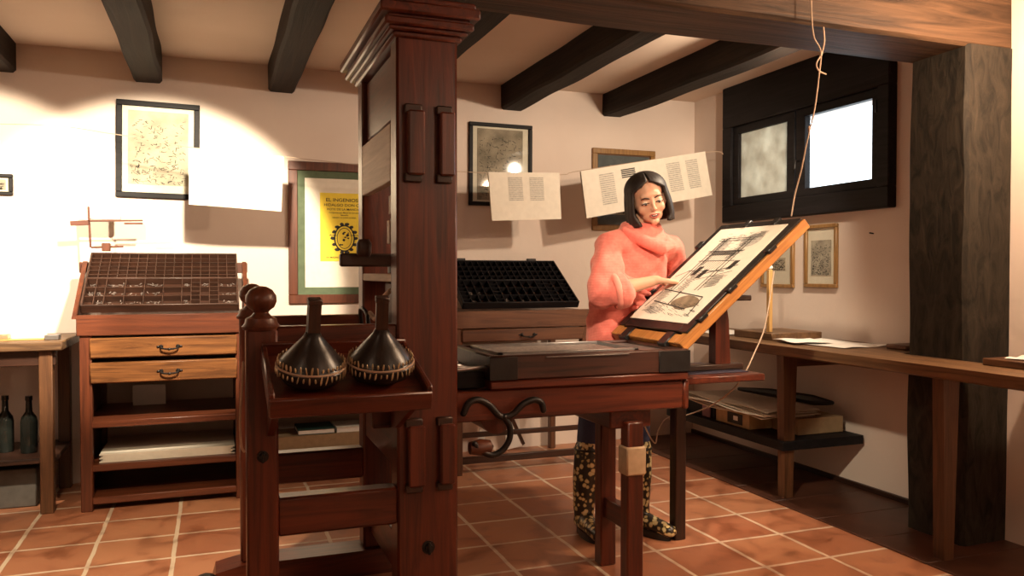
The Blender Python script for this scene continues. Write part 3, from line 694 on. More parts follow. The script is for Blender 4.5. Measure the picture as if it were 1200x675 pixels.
# on the low shelf
bx = thing('carton', 'open-ended tan carton with a dark printed label on the low shelf under the bench', 'box', (3.0, 3.95, .31))
part('body', BX(2.84, 3.16, 3.78, 4.10, .311, .40, bev=.002), plain('tan_cardboard', (.42, .29, .15), .8), bx); part('label', BX(2.836, 2.840, 3.84, 3.98, .325, .385, bev=0), M_INK, bx)
part('label_picture', BX(2.834, 2.836, 3.88, 3.92, .345, .37, bev=0), M_WPAPER, bx)
solo('dark_box', BX(2.86, 3.2, 4.14, 4.45, .311, .40), wood('black'), 'dark box with a pink sticker beside the tan carton on the low shelf', 'box')
solo('pink_card', BX(2.85, 2.857, 4.18, 4.26, .312, .39, bev=0), plain('pink_paper', (.35, .20, .24), .8), 'small pinkish card against the dark box on the low shelf', 'card')
solo('folder_stack', BX(2.99, 3.30, 3.55, 3.77, .311, .40), M_CARD, 'brown folders on the low shelf at the near side of the tan carton', 'folder')
b = BM(); rnd = random.Random(3)
for k in range(7):
    ax, ay = rnd.uniform(-.02, .02), rnd.uniform(-.03, .03)
    g = [[None]*9 for _ in range(5)]
    for i in range(5):
        for j in range(9): 
            g[i][j] = (2.80+ax+i*.09, 3.60+ay+j*.10, .402+k*.006+.004*math.sin(i*1.7+k)*(1-i/6)+.008*(1 if i == 0 else 0)*math.sin(j+k))
    V = [[b.verts.new(p) for p in r] for r in g]; V2 = [[b.verts.new((p[0], p[1], p[2]+.003)) for p in r] for r in g]
    for i in range(4):
        for j in range(8): b.faces.new((V[i][j], V[i+1][j], V[i+1][j+1], V[i][j+1])); b.faces.new((V2[i][j], V2[i][j+1], V2[i+1][j+1], V2[i+1][j]))
    for i in range(4):
        for jj in (0, 8): b.faces.new((V[i][jj], V[i+1][jj], V2[i+1][jj], V2[i][jj]))
    for j in range(8):
        for ii in (0, 4): b.faces.new((V[ii][j], V[ii][j+1], V2[ii][j+1], V2[ii][j]))
solo('paper_stack', b, M_PAPER, 'loose pile of curling cream papers lying on the cartons under the bench', 'paper stack')
b = tube(BM(), [(3.22, 3.55, .478), (3.18, 3.65, .480), (3.13, 3.95, .482), (3.08, 4.2, .475)], [.012, .030, .026, .012], 8)
solo('folded_umbrella', b, M_BLACK, 'black folded umbrella lying on the paper pile under the bench', 'umbrella')
# on the bench top
solo('wooden_board', BX(2.93, 3.28, 3.70, 4.05, .8215, .862), wood('bench', 'y'), 'thick brown wooden board on the bench at the foot of the pale stick', 'board')
st = thing('pale_stick', 'upright pale yellow wooden stick with a white knob standing on the bench', 'stick', (2.97, 3.86, .863))
a = pt(902, 380, X=2.97); zt = pt(902, 316, X=2.97).z
part('shaft', BX(2.957, 2.983, a.y-.013, a.y+.013, .863, zt, bev=.003), wood('lime', 'z'), st)
part('white_knob', ball(BM(), (2.97, a.y, zt+.012), (.018, .018, .014)), M_WPAPER, st)
def sheet(cx, cy, w_, d_, rz, z, label, k=0, group=None):
    b = BM(); n = 6; M = Matrix.Translation((cx, cy, z)) @ Matrix.Rotation(R(rz), 4, 'Z'); rr = []
    for lay in (0, .0012):
        g = [[b.verts.new(M @ Vector((-w_/2+w_*i/n, -d_/2+d_*j/n, lay+.004+.0035*math.sin(i*1.3+k)*math.cos(j*1.1+k)))) for j in range(n+1)] for i in range(n+1)]; rr.append(g)
        for i in range(n):
            for j in range(n): b.faces.new((g[i][j], g[i+1][j], g[i+1][j+1], g[i][j+1]))
    A, B_ = rr
    for i in range(n):
        b.faces.new((A[i][0], A[i+1][0], B_[i+1][0], B_[i][0])); b.faces.new((A[i][n], A[i+1][n], B_[i+1][n], B_[i][n]))
        b.faces.new((A[0][i], A[0][i+1], B_[0][i+1], B_[0][i])); b.faces.new((A[n][i], A[n][i+1], B_[n][i+1], B_[n][i]))
    return solo('paper_sheet', b, M_WPAPER, label, 'paper', group)
sheet(3.10, 3.42, .34, .46, 6, .8205, 'white sheet lying on the bench nearest the wooden post'); sheet(2.99, 3.52, .22, .25, -12, .8305, 'small curled white sheet overlapping the larger one on the bench', 2)
sheet(3.05, 4.30, .30, .34, 10, .8205, 'white papers on the bench beyond the thick brown board', 1)
solo('flat_stone', BX(3.16, 3.33, 2.99, 3.12, .8215, .845, bev=.008), wood('brown'), 'small flat brown block on the bench against the wooden post', 'block')
solo('wooden_tray', BX(2.97, 3.25, 2.18, 2.42, .8215, .850), wood('benchleg', 'y'), 'flat wooden box at the right edge of the picture on the bench', 'box')
sheet(3.10, 2.30, .16, .14, 14, .8505, 'small white paper on the flat wooden box at the right edge', 3)

# ================================================================ PICTURES
def picture(px0, px1, py0, py1, label, frame_m, fw, mats, art, tilt=0, wall='back', name='framed_picture', fd=.022, glass=True):
    """px/py: outer frame corners on the wall"""
    if wall == 'back': a, b_ = pt(px0, (py0+py1)/2, Y=YB), pt(px1, (py0+py1)/2, Y=YB); cx = (a+b_)/2; w_ = b_.x-a.x; rot = 0
    else: a, b_ = pt(px0, (py0+py1)/2, X=XR), pt(px1, (py0+py1)/2, X=XR); cx = (a+b_)/2; w_ = a.y-b_.y; rot = -90
    m_ = (px0+px1)/2; kw = {'Y': YB} if wall == 'back' else {'X': XR}
    z1, z0 = pt(m_, py0, **kw).z, pt(m_, py1, **kw).z; h = z1-z0
    t = thing(name, label, 'picture', (cx.x, cx.y, (z0+z1)/2), (0, R(tilt), R(rot)))
    if wall == 'right': t.rotation_euler = (R(tilt), 0, R(rot)); MATS[t] = Matrix.Translation(t.location) @ t.rotation_euler.to_matrix().to_4x4()
    b = BM(); W2, H2 = w_/2, h/2
    box(b, -W2, W2, -fd, -.001, -H2, -H2+fw, .003); box(b, -W2, W2, -fd, -.001, H2-fw, H2, .003)
    box(b, -W2, -W2+fw, -fd, -.001, -H2+fw, H2-fw, .003); box(b, W2-fw, W2, -fd, -.001, -H2+fw, H2-fw, .003)
    part('frame', b, frame_m, t, local=True)
    ins = fw*.7; d = .008
    for (m, mw, nm) in mats:
        part(nm, BX(-W2+ins, W2-ins, -d, -d+.002, -H2+ins, H2-ins, bev=0), m, t, local=True, smooth=False); ins += mw; d += .0015
    art(t, W2, H2, d)
    if glass: part('glass', BX(-W2+fw*.8, W2-fw*.8, -fd+.004, -fd+.0055, -H2+fw*.8, H2-fw*.8, bev=0), M_GLASS, t, local=True)
    return t
def XZ(d): return Matrix(((1, 0, 0, 0), (0, 0, -1, -d), (0, 1, 0, 0), (0, 0, 0, 1)))
def engraving(x0, x1, z0, z1, tone, seed, kind='figures'):
    def f(t, W2, H2, d):
        rnd = random.Random(seed); a0, a1, b0, b1 = x0*W2, x1*W2, z0*H2, z1*H2
        part('print', BX(a0, a1, -d-.0012, -d+.001, b0, b1, bev=0), tone, t, local=True, smooth=False)
        s = []; w_, h_ = a1-a0, b1-b0
        for i in range(240):
            u = a0+w_*rnd.uniform(.04, .92); v = b0+h_*(rnd.random()**1.5)*.85+h_*.03
            L_ = w_*rnd.uniform(.02, .08); an = rnd.choice((.3, 1.4, -.6, 0)); p2 = (min(a1, u+L_*math.cos(an)), max(b0, min(b1, v+L_*math.sin(an)))); s.append(((u, v), p2, rnd.uniform(.0015, .004)))
        part('engraved_lines', strokes(BM(), s, .002, XZ(d+.0016)), M_INK, t, local=True, smooth=False)
        if kind == 'figures':
            b = BM()
            for i in range(6):
                u, v = a0+w_*rnd.uniform(.15, .85), b0+h_*rnd.uniform(.12, .5); blob(b, u, v, w_*.045, h_*rnd.uniform(.05, .10), XZ(d+.0014), seed=i); blob(b, u, v+h_*.1, w_*.025, h_*.022, XZ(d+.0014), seed=i+4)
            part('engraved_figures', b, M_SEPIA, t, local=True, smooth=False)
        if kind == 'arch':
            b = BM(); blob(b, a0+w_*.5, b0+h_*.62, w_*.2, h_*.12, XZ(d+.0014)); 
            for u in (.25, .5, .75): blob(b, a0+w_*u, b0+h_*.35, w_*.09, h_*.16, XZ(d+.0014), seed=u*9)
            part('engraved_figures', b, M_SEPIA, t, local=True, smooth=False)
    return f
TONE1 = plain('aged_print', (.50, .43, .33), .8, var=.28, sc=9, bmp=0); TONE2 = plain('dusky_print', (.30, .25, .19), .8, var=.5, sc=8, bmp=0); TONE3 = plain('photo_print', (.38, .34, .28), .6, var=.4, sc=16, bmp=0)
bl = wood('black', 'x')
picture(137.5, 235, 121, 233, 'black-framed etching of a crowd of small figures, above the left type cabinet', bl, .032, [(M_PAPER, .05, 'mat')], engraving(-.72, .72, -.72, .80, TONE1, 5), .8)
picture(549, 622.5, 146, 242, 'black-framed dark engraving, right of the press and half covered by a hanging sheet', bl, .026, [(M_PAPER, .05, 'mat')], engraving(-.74, .70, -.86, .86, TONE2, 6, 'arch'), .3)
picture(693, 766, 176, 271, 'gold-framed picture with dark blue-grey centre behind the longest hanging sheet', wood('gold', 'z'), .038, [(wood('brown'), .02, 'inner_moulding'), (M_GREYMAT, .03, 'mat')], engraving(-.45, .6, -.6, .6, TONE3, 8, 'none'), 0)
picture(-80, 17, 203, 228, 'small dark-framed picture cut by the left picture edge', bl, .02, [(M_PAPER, .04, 'mat')], engraving(-.6, .82, -.5, .5, TONE2, 9, 'none'), 0)
picture(945, 983, 263, 337, 'gilt-framed black and white photograph on the right wall below the window, nearer the post', wood('gold', 'z'), .022, [(M_PAPER, .04, 'mat')], engraving(-.62, .62, -.62, .5, TONE3, 10), 0, 'right')
picture(894, 932, 279, 337, 'gilt-framed small print on the right wall, partly hidden behind the tilted board', wood('gold', 'z'), .022, [(M_PAPER, .04, 'mat')], engraving(-.5, .5, -.3, .2, TONE1, 12, 'none'), 0, 'right')
def text(s, size, x, z, d, par, mat=M_INK, italic=False, sx=1):
    cu = bpy.data.curves.new('lettering', 'FONT'); cu.body = s; cu.size = size; cu.align_x = 'CENTER'; cu.extrude = 0; cu.offset = size*.012
    if italic: cu.shear = .25
    o = bpy.data.objects.new('tmp', cu); C.objects.link(o); dg = bpy.context.evaluated_depsgraph_get(); dg.update()
    me = bpy.data.meshes.new_from_object(o.evaluated_get(dg)); bpy.data.objects.remove(o)
    q = bpy.data.objects.new('lettering', me); me.materials.clear(); me.materials.append(mat); C.objects.link(q); q.parent = par
    q.location = (x, -d, z); q.rotation_euler = (R(90), 0, 0); q.scale = (sx, 1, 1); return q
def title_page(t, W2, H2, d):
    # yellow page, black lettering, oval ornament
    s = W2*2/128; cx = 0; part('title_page', BX(-28*s, 28*s, -d-.0012, -d+.001, -33*s, 47*s, bev=0), M_YELLOW, t, local=True, smooth=False)
    D = d+.0018; up = lambda py: (273.5-py)*s
    text('EL INGENIOSO', 5.6*s, 0, up(236.5), D, t, sx=1.15); text('HIDALGO DON QVI-', 4.4*s, 0, up(242), D, t, sx=1.15); text('XOTE DE LA MANCHA.', 3.4*s, 0, up(246.6), D, t, sx=1.15)
    text('Compuesto por Miguel de Cervantes', 2.4*s, 0, up(250.2), D, t, italic=True); text('Saauedra.', 2.4*s, 0, up(253), D, t, italic=True)
    text('DIRIGIDO AL DVQVE DE BEIAR,', 2.0*s, 0, up(256), D, t); text('Año,          1605.', 3*s, 0, up(277), D, t, sx=1.7)
    text('EN MADRID, Por Iuan de la Cuesta.', 2.6*s, 0, up(303), D, t, sx=1.1)
    b = BM(); M = XZ(D); oc = up(279.5)
    seg = []
    def oval(rx, rz, n=36): return [(rx*math.cos(2*math.pi*i/n), oc+rz*math.sin(2*math.pi*i/n)) for i in range(n)]
    for rx, rz, w_ in ((11.5, 15, 1.6), (8.5, 12, .8)):
        q = oval(rx*s, rz*s)
        for i in range(len(q)): seg.append((q[i], q[(i+1) % len(q)], w_*s))
    for i in range(14):                                        # leaf scrolls round the oval
        a = 2*math.pi*i/14; px_, pz = 13.4*s*math.cos(a), oc+17*s*math.sin(a); blob(b, px_, pz, (2.4+.6*(i % 2))*s, 1.9*s, M, 9, 0, i)
    strokes(b, seg, s, M)
    rnd = random.Random(2)
    for i in range(10): blob(b, rnd.uniform(-5, 5)*s, oc+rnd.uniform(-8, 7)*s, rnd.uniform(.9, 2.0)*s, rnd.uniform(.7, 1.7)*s, M, 8, 0, i)
    part('ornament', b, M_INK, t, local=True, smooth=False)
picture(338, 466, 192, 355, 'large brown frame with green mat and yellow title page, left of the press uprights', wood('cherry', 'z'), .055, [(M_GREENMAT, .062, 'green_mat'), (M_PAPER, .05, 'cream_mat')], title_page, 0, glass=False)

# ================================================================ CLOTHESLINE AND HANGING SHEETS
YS = 4.70
ln = smoothpath([(XL, YS, 1.80), pt(0, 146, Y=YS), pt(137, 158, Y=YS), pt(223, 173, Y=YS), pt(332, 184, Y=YS), pt(450, 196, Y=YS), pt(572, 203, Y=YS), pt(657, 205, Y=YS), pt(682, 200, Y=YS), pt(825, 179, Y=YS), (XR-.05, YS, 2.02)])
solo('clothesline', tube(BM(), ln, .0022, 5, False), M_STRING, 'thin string stretched along the back wall, carrying the three hanging sheets', 'string')
def hung(corners, label, prints, bow=.015, seed=0):
    """corners: tl, tr, br, bl on the plane of the line; folded over the string"""
    tl, tr, br, bl_ = [pt(*c, Y=YS) for c in corners]; n, m = 14, 8
    t = thing('hanging_sheet', label, 'paper sheet', (tl+tr)/2)
    def S(u, v, off=0):
        p = tl.lerp(tr, u).lerp(bl_.lerp(br, u), v)
        return Vector((p.x, p.y - .006 - bow*math.sin(math.pi*u)*v - .008*math.sin(u*5+seed)*v*v + off, p.z))
    b = BM()
    for off, vmax in ((0, 1), (.016, .97)):
        F_, B_ = [[[b.verts.new(S(i/n, j/m*vmax, off+k)) for j in range(m+1)] for i in range(n+1)] for k in (0, .0012)]
        for i in range(n):
            for j in range(m): b.faces.new((F_[i][j], F_[i+1][j], F_[i+1][j+1], F_[i][j+1])); b.faces.new((B_[i][j], B_[i][j+1], B_[i+1][j+1], B_[i+1][j]))
            for j in (0, m): b.faces.new((F_[i][j], F_[i+1][j], B_[i+1][j], B_[i][j]))
        for j in range(m):
            for i in (0, n): b.faces.new((F_[i][j], F_[i][j+1], B_[i][j+1], B_[i][j]))
    part('sheet', b, M_PAPER, t)
    for (u0, u1, v0, v1, dark) in prints:
        b = BM(); rows_ = 15 if not dark else 5
        for r_ in range(rows_):
            va, vb = v0+(v1-v0)*(r_+.12)/rows_, v0+(v1-v0)*(r_+.75)/rows_; k = 5
            A = [b.verts.new(S(u0+(u1-u0)*i/k, va, -.0015)) for i in range(k+1)]; B_ = [b.verts.new(S(u0+(u1-u0)*i/k, vb, -.0015)) for i in range(k+1)]
            for i in range(k): b.faces.new((A[i], A[i+1], B_[i+1], B_[i]))
        part('printed_block', b, M_INK if dark else M_GREYINK, t, smooth=False)
hung([(223, 174), (333, 184), (330, 248), (222, 240)], 'hanging sheet of bright white paper, leftmost on the string above the cabinet', [], seed=1)
hung([(572, 202), (655, 203), (657, 257), (576, 259)], 'hanging sheet with two pale grey printed columns, over the dark engraving', [(.26, .46, .1, .60, 0), (.56, .76, .1, .60, 0)], seed=2)
hung([(680, 201), (825, 178), (833, 229), (687, 256)], 'longest hanging sheet, tilted, behind the woman\'s head', [(.13, .24, .13, .80, 0), (.30, .41, .10, .30, 1), (.31, .40, .48, .75, 1), (.66, .77, .13, .78, 0), (.82, .92, .13, .78, 0)], bow=.03, seed=3)

# ================================================================ STRINGS ON THE RIGHT
yb_ = 2.53
q = smoothpath([pt(948, -12, Y=yb_), pt(949, 20, Y=yb_), pt(952, 45, Y=yb_), pt(960, 62, Y=yb_), pt(958, 90, Y=yb_), pt(953, 130, Y=yb_), pt(945, 165, Y=yb_), pt(938, 200, Y=yb_), pt(931, 228, Y=yb_), pt(927, 253, Y=yb_)])
t = thing('hanging_string', 'knotted hemp string dangling from the big beam in front of the window', 'string', q[0])
part('strand', tube(BM(), q, .0028, 6), M_STRING, t)
part('loop', tube(BM(), smoothpath([pt(963, 34, Y=yb_), pt(964, 50, Y=yb_), pt(961, 64, Y=yb_), pt(955, 76, Y=yb_), pt(958, 84, Y=yb_), pt(966, 88, Y=yb_)]), .003, 6), M_STRING, t)
part('knot', ball(BM(), pt(960, 65, Y=yb_), (.007, .007, .01), seg=8), M_STRING, t)
part('knot', ball(BM(), pt(947, 152, Y=yb_), (.005, .005, .014), seg=8), M_STRING, t)
q = smoothpath([pt(907, 318, X=2.93), pt(903, 345, X=2.85), pt(896, 385, X=2.7), pt(884, 415, X=2.45), pt(872, 440, X=2.20), pt(858, 458, X=2.16), pt(835, 475, X=2.12), pt(805, 487, X=2.05), pt(782, 491, Y=3.2), pt(772, 505, Y=3.17), pt(768, 520, Y=3.17), pt(756, 500, Y=3.14), pt(752, 480, Y=3.1)])
solo('drooping_cord', tube(BM(), q, .0035, 6), M_STRING, 'beige cord drooping from the pale stick to the trestle of the press', 'cord')
solo('wall_nail', tube(BM(), [(XR+.01, pt(1023, 274, X=XR).y, pt(1023, 274, X=XR).z), (XR-.025, pt(1023, 274, X=XR).y, pt(1023, 274, X=XR).z+.004)], .004, 6), M_IRON, 'small nail in the right wall between the framed photograph and the post', 'nail')

# ================================================================ THE WOMAN
wm = thing('person', 'woman in a coral turtleneck sweater and floral boots, wiping a hand over the tilted print', 'person', (1.76, 3.34, 0))
HC = Vector((1.905, 3.30, 1.540))                                  # head centre
fd_ = Vector((-.30, -.93, 0)).normalized()
HM = Matrix.Translation(HC) @ Matrix.Rotation(math.atan2(fd_.x, -fd_.y), 4, 'Z') @ Matrix.Rotation(R(-13), 4, 'Y') @ Matrix.Diagonal((1.06, 1.0, 1.0, 1)) @ Matrix.Rotation(R(12), 4, 'X')
S_R, E_R, W_R = Vector((1.735, 3.37, 1.335)), Vector((1.665, 3.23, 1.115)), Vector((1.885, 3.185, 1.168))
S_L, E_L, W_L = Vector((2.085, 3.41, 1.325)), Vector((2.20, 3.50, 1.10)), Vector((2.06, 3.42, 1.03))
PEL = Vector((1.815, 3.42, .86)); NK = Vector((1.90, 3.375, 1.40))
HIP_R, HIP_L = Vector((1.745, 3.42, .84)), Vector((1.89, 3.42, .84))
KN_R, KN_L = Vector((1.655, 3.38, .46)), Vector((1.86, 3.33, .46))
AN_R, AN_L = Vector((1.605, 3.36, .10)), Vector((1.85, 3.28, .10))
TO_R, TO_L = Vector((1.585, 3.18, .035)), Vector((1.90, 3.12, .035))
b = BM()
tube(b, [PEL, PEL.lerp(NK, .35), PEL.lerp(NK, .7), PEL.lerp(NK, .9)], [.135, .115, .135, .10], 20, flat=.7, up=(0, 1, 0))
tube(b, [S_R+Vector((.05, 0, 0)), S_R, S_R.lerp(E_R, .5), E_R, E_R.lerp(W_R, .35), W_R], [.05, .05, .043, .036, .036, .023], 14)
tube(b, [S_L-Vector((.05, 0, 0)), S_L, S_L.lerp(E_L, .5), E_L, E_L.lerp(W_L, .35), W_L], [.05, .05, .043, .036, .036, .023], 14)
tube(b, [S_R, NK, S_L], [.045, .06, .045], 12)
for h, k, a_, t_ in ((HIP_R, KN_R, AN_R, TO_R), (HIP_L, KN_L, AN_L, TO_L)):
    tube(b, [h, h.lerp(k, .5), k, k.lerp(a_, .35), a_], [.09, .078, .056, .055, .036], 14); tube(b, [a_-Vector((0, 0, .04)), t_], [.034, .026], 10)
tube(b, [NK-Vector((0, 0, .05)), NK, HM @ Vector((0, .02, -.06))], [.06, .052, .050], 16)
# head
for c_, r_ in (((0, .012, .045), (.072, .090, .078)), ((0, -.018, -.005), (.064, .068, .088)), ((0, -.036, -.062), (.046, .046, .040)), ((0, -.070, -.090), (.020, .016, .016)),
               ((.034, -.050, -.028), (.026, .026, .028)), ((-.034, -.050, -.028), (.026, .026, .028)), ((0, -.072, -.058), (.022, .016, .016)), ((0, -.066, .030), (.048, .020, .018)),
               ((.073, .008, -.008), (.010, .018, .030)), ((-.073, .008, -.008), (.010, .018, .030)),
               ((.010, -.094, -.032), (.007, .007, .006)), ((-.010, -.094, -.032), (.007, .007, .006)), ((0, -.100, -.028), (.009, .009, .008))): ball(b, c_, r_, HM, 24)
tube(b, [HM @ Vector(p) for p in ((0, -.080, .020), (0, -.090, -.005), (0, -.099, -.025))], [.008, .008, .009], 10)
for s in (-1, 1): ball(b, (s*.030, -.070, .003), (.020, .0145, .011), HM, 16)       # lowered eyelids
# hands
def hand(W_, dirv, down, thumb_side, curl):
    d = Vector(dirv).normalized(); nrm = Vector(down).normalized(); nrm = (nrm - d*nrm.dot(d)).normalized(); s = d.cross(nrm).normalized()*thumb_side
    palm = [W_ + d*.01, W_ + d*.05, W_ + d*.085]
    for k in (-.026, -.009, .009, .026): tube(b, [W_+s*k*.5, W_+d*.045+s*k, W_+d*.085+s*k*1.05], [.016, .0135, .011], 10)
    for i, (k, L_) in enumerate(((.029, .068), (.010, .077), (-.010, .071), (-.028, .055))):
        p = W_+d*.085+s*k; pts_ = [p]; a_ = .12
        for j, f_ in enumerate((.45, .32, .23)):
            a_ += curl*(1+.35*i*.5)*.6; dd = (d*math.cos(a_) + nrm*math.sin(a_) + s*k*1.6).normalized(); p = p + dd*L_*f_; pts_.append(p)
        tube(b, pts_, [.0095, .0088, .0080, .0068], 10)
    p0 = W_+d*.025+s*.022; p1 = p0+(d*.55+s*.8+nrm*.25).normalized()*.036; p2 = p1+(d*.85+s*.42+nrm*.3).normalized()*.030; p3 = p2+(d*.95+s*.1+nrm*.3).normalized()*.022
    tube(b, [p0, p1, p2, p3], [.014, .011, .0098, .0075], 10)
hand(W_R, (.90, -.20, -.10), (.45, -.1, -1), 1, .35)
hand(W_L, (-.8, -.2, -.5), (0, -.5, -1), -1, .5)
body = part('body', b, M_SKIN, wm)
addmod(body, 'REMESH', mode='VOXEL', voxel_size=.0042, use_smooth_shade=True); addmod(body, 'SMOOTH', factor=.5, iterations=7)
# face details
def face_curve(nm, pts_, r_, mat, lab=None, flat=1): 
    return part(nm, tube(BM(), [HM @ Vector(p) for p in smoothpath(pts_, 4)], r_, 8, flat=flat), mat, wm)
for s in (-1, 1):
    e = part('eye', ball(BM(), (s*.0305, -.0745, -.0005), (.014, .0135, .0085), HM, 14), M_EYE, wm)
    part('iris', ball(BM(), (s*.0305, -.0845, -.0035), (.0062, .004, .0050), HM, 10), M_INK, e)
    face_curve('eyelash', [(s*.0145, -.083, -.001), (s*.024, -.0895, .0025), (s*.033, -.0885, .0025), (s*.046, -.078, -.003)], .0021, M_HAIR)
    face_curve('eyebrow', [(s*.013, -.0875, .020), (s*.028, -.0875, .026), (s*.045, -.078, .022)], .0026, M_HAIR)
face_curve('lip', [(-.022, -.083, -.0580), (-.010, -.0905, -.0535), (0, -.0915, -.0555), (.010, -.0905, -.0535), (.022, -.083, -.0580)], .0028, M_LIP)
face_curve('lip', [(-.020, -.0825, -.0600), (-.009, -.0885, -.0675), (0, -.0900, -.0690), (.009, -.0885, -.0675), (.020, -.0825, -.0600)], .0032, M_LIP)
part('mouth', ball(BM(), (0, -.085, -.061), (.015, .0055, .0055), HM, 12), M_INK, wm)
part('teeth', ball(BM(), (0, -.0875, -.0592), (.011, .0045, .0025), HM, 12), M_WPAPER, wm)
# bob haircut
b = BM(); nt_, nv = 72, 30; grid = []
for j in range(nv+1):
    v_ = j/nv; row = []
    for i in range(nt_+1):
        tt = i/nt_
        z = .135 - .0 if v_ == 0 else None
        # opening of the face: half angle grows below the hairline
        ph = v_*1.0
        if ph < .5: a_ = ph/.5*R(90); rr = math.sin(a_); zz = .047 + .090*math.cos(a_)
        else: k = (ph-.5)/.5; rr = 1 + .13*math.sin(k*2.2) - .06*k*k; zz = .047 - .160*k
        op = R(4) if zz > .098 else R(4) + R(47)*min(1, (.098-zz)/.045)**.7
        if zz < -.05: op += R(-12)*min(1, (-.05-zz)/.06)
        th = op + (2*math.pi-2*op)*tt                                   # 0 = face direction
        part_off = R(-18)*(1 if zz > .05 else 0)
        g = 1 + .012*math.sin(th*23) + .008*math.sin(th*41+j*.15)
        x = math.sin(th+0)*(.094+.010*max(0, (v_-.5)))*rr*g; y = -math.cos(th)*.103*rr*g + .012
        zz2 = zz + (.012*math.cos(th) if v_ > .9 else 0)
        row.append(b.verts.new(HM @ Vector((x, y, zz2))))
    grid.append(row)
for A, B_ in zip(grid, grid[1:]):
    for i in range(nt_): 
        try: b.faces.new((A[i], A[i+1], B_[i+1], B_[i]))
        except ValueError: pass
bmesh.ops.remove_doubles(b, verts=b.verts, dist=.0004)
hr = part('hair', b, M_HAIR, wm, ang=80); addmod(hr, 'SOLIDIFY', thickness=.016, offset=-1)
# sweater
b = BM(); Vz = lambda z: Vector((0, 0, z))
tube(b, [Vector((1.835, 3.42, .72)), Vector((1.835, 3.42, .88)), Vector((1.85, 3.41, 1.05)), Vector((1.87, 3.40, 1.20)), Vector((1.895, 3.39, 1.30)), Vector((1.905, 3.375, 1.37))], [.182, .178, .165, .168, .150, .085], 28, flat=.66, up=(0, 1, 0))
tube(b, [Vector((1.90, 3.385, 1.33)), S_R+Vector((-.0, 0, -.01)), S_R.lerp(E_R, .5)+Vector((-.008, 0, 0)), E_R+Vector((-.01, .01, -.02)), E_R.lerp(W_R, .22)+Vector((0, 0, -.012))], [.085, .070, .068, .068, .062], 20)
tube(b, [Vector((1.90, 3.385, 1.33)), S_L+Vector((0, 0, -.01)), S_L.lerp(E_L, .5), E_L, E_L.lerp(W_L, .6)], [.085, .072, .072, .070, .055], 20)
for k in range(5):                                                    # soft folds at the elbow and side
    tube(b, smoothpath([Vector((1.70+.03*k, 3.29, 1.22-.045*k)), Vector((1.78+.03*k, 3.265, 1.17-.04*k)), Vector((1.88+.02*k, 3.28, 1.15-.05*k))]), .012, 8)
ax_ = (W_R-E_R).normalized(); c0 = E_R.lerp(W_R, .22)+Vector((0, 0, -.01)); u1 = ax_.cross(Vector((0, 0, 1))).normalized(); u2 = u1.cross(ax_)
def ringpts(c, a1, a2, r1, r2, n=20): return [c + a1*r1*math.cos(2*math.pi*i/n) + a2*r2*math.sin(2*math.pi*i/n) for i in range(n+1)]
for dk, r_ in ((0, .062), (.02, .060)): tube(b, ringpts(c0+ax_*dk, u1, u2, r_, r_*1.05), .012, 8)
sw = part('sweater', b, M_KNIT, wm)
addmod(sw, 'REMESH', mode='VOXEL', voxel_size=.006, use_smooth_shade=True); addmod(sw, 'SMOOTH', factor=.6, iterations=8)
txr = bpy.data.textures.new('folds', 'CLOUDS'); txr.noise_scale = .11; txr.noise_depth = 1
addmod(sw, 'DISPLACE', texture=txr, texture_coords='LOCAL', strength=.045, mid_level=.3)
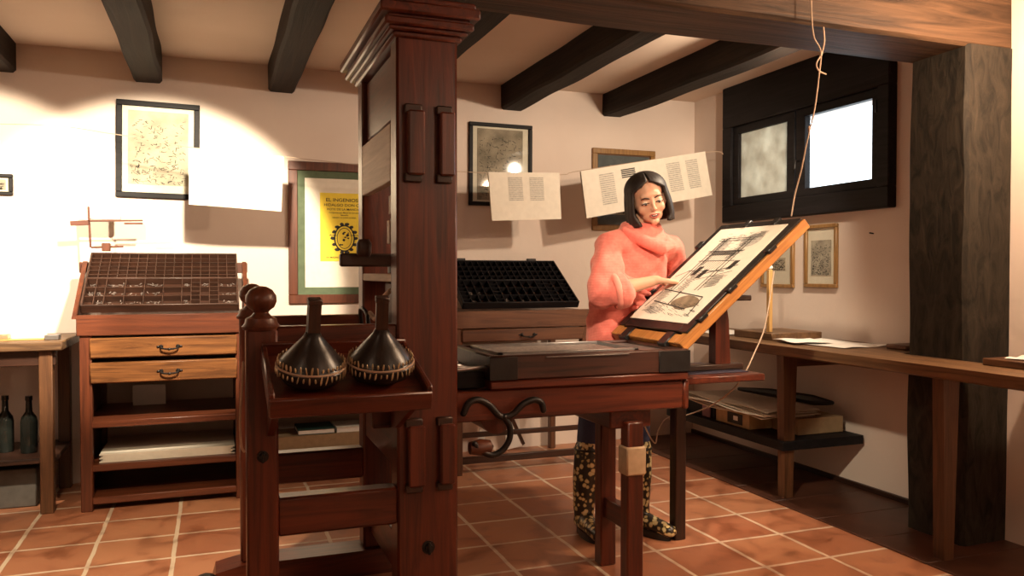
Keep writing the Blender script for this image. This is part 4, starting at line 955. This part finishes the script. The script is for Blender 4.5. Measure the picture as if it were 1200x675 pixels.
# cowl collar
b = BM(); tx = Vector((.93, -.30, 0)); tyv = Vector((.30, .93, .12)).normalized()
for (z, r_, tr_, dy) in ((1.365, .098, .028, .0), (1.395, .088, .026, -.004), (1.422, .078, .022, -.006)):
    tube(b, ringpts(Vector((1.905, 3.372+dy, z)), tx, tyv, r_, r_*.92, 26), tr_, 12)
tube(b, [Vector((1.80, 3.33, 1.40)), Vector((1.87, 3.262, 1.345)), Vector((1.95, 3.245, 1.315)), Vector((2.02, 3.27, 1.33))], [.02, .030, .034, .02], 12)
cl = part('collar', b, M_KNIT, wm); addmod(cl, 'REMESH', mode='VOXEL', voxel_size=.006, use_smooth_shade=True); addmod(cl, 'SMOOTH', factor=.6, iterations=6)
part('cuff', tube(BM(), ringpts(E_R.lerp(W_R, .16)+Vector((-.002, 0, -.006)), u1, u2, .066, .070), .017, 10), plain('pale_cuff_band', (.80, .27, .215), .95), wm, label='paler turned cuff band on the raised sleeve')
# jeans, boots
b = BM()
for h, k, a_ in ((HIP_R, KN_R, AN_R), (HIP_L, KN_L, AN_L)): tube(b, [h+Vz(.02), h.lerp(k, .5), k, k.lerp(a_, .35)], [.09, .084, .067, .062], 16)
tube(b, [PEL+Vz(.05), PEL-Vz(.02)], [.125, .12], 20, flat=.75, up=(0, 1, 0))
jn = part('jeans', b, M_JEAN, wm); addmod(jn, 'REMESH', mode='VOXEL', voxel_size=.007, use_smooth_shade=True); addmod(jn, 'SMOOTH', factor=.5, iterations=3)
for k, a_, t_ in ((KN_R, AN_R, TO_R), (KN_L, AN_L, TO_L)):
    b = BM(); top = k.lerp(a_, .22); hv = (t_-a_); hv.z = 0; hv.normalize()
    tube(b, [top, top.lerp(a_, .5), a_+Vz(.02), a_-Vz(.045)+hv*.01], [.072, .066, .050, .044], 18)
    tube(b, [a_-Vz(.05)-hv*.015, a_-Vz(.045)+hv*.06, t_+Vz(.010)+hv*.02], [.044, .044, .032], 16, flat=.9)
    o = part('boot', b, M_BOOT, wm); addmod(o, 'REMESH', mode='VOXEL', voxel_size=.006, use_smooth_shade=True); addmod(o, 'SMOOTH', factor=.5, iterations=3)
    b = BM(); sd = hv.cross(Vector((0, 0, 1))); n = 28; V0, V1 = [], []
    for i in range(n):
        an = 2*math.pi*i/n; l_ = math.cos(an); m_ = a_ + hv*.062; wd = .044 if l_ > 0 else .038
        p = Vector((m_.x, m_.y, 0)) + hv*l_*.128 + sd*math.sin(an)*wd*(1-.12*l_*l_)
        V0.append(b.verts.new(p)); V1.append(b.verts.new(p+Vz(.032)))
    b.faces.new(V0[::-1]); b.faces.new(V1)
    for i in range(n): b.faces.new((V0[i], V0[(i+1) % n], V1[(i+1) % n], V1[i]))
    part('boot_sole', b, M_BLACK, o)
    part('boot_rim', tube(BM(), ringpts(top+Vz(.0), Vector((1, 0, 0)), Vector((0, 1, 0)), .070, .070), .006, 8), M_BLACK, o)
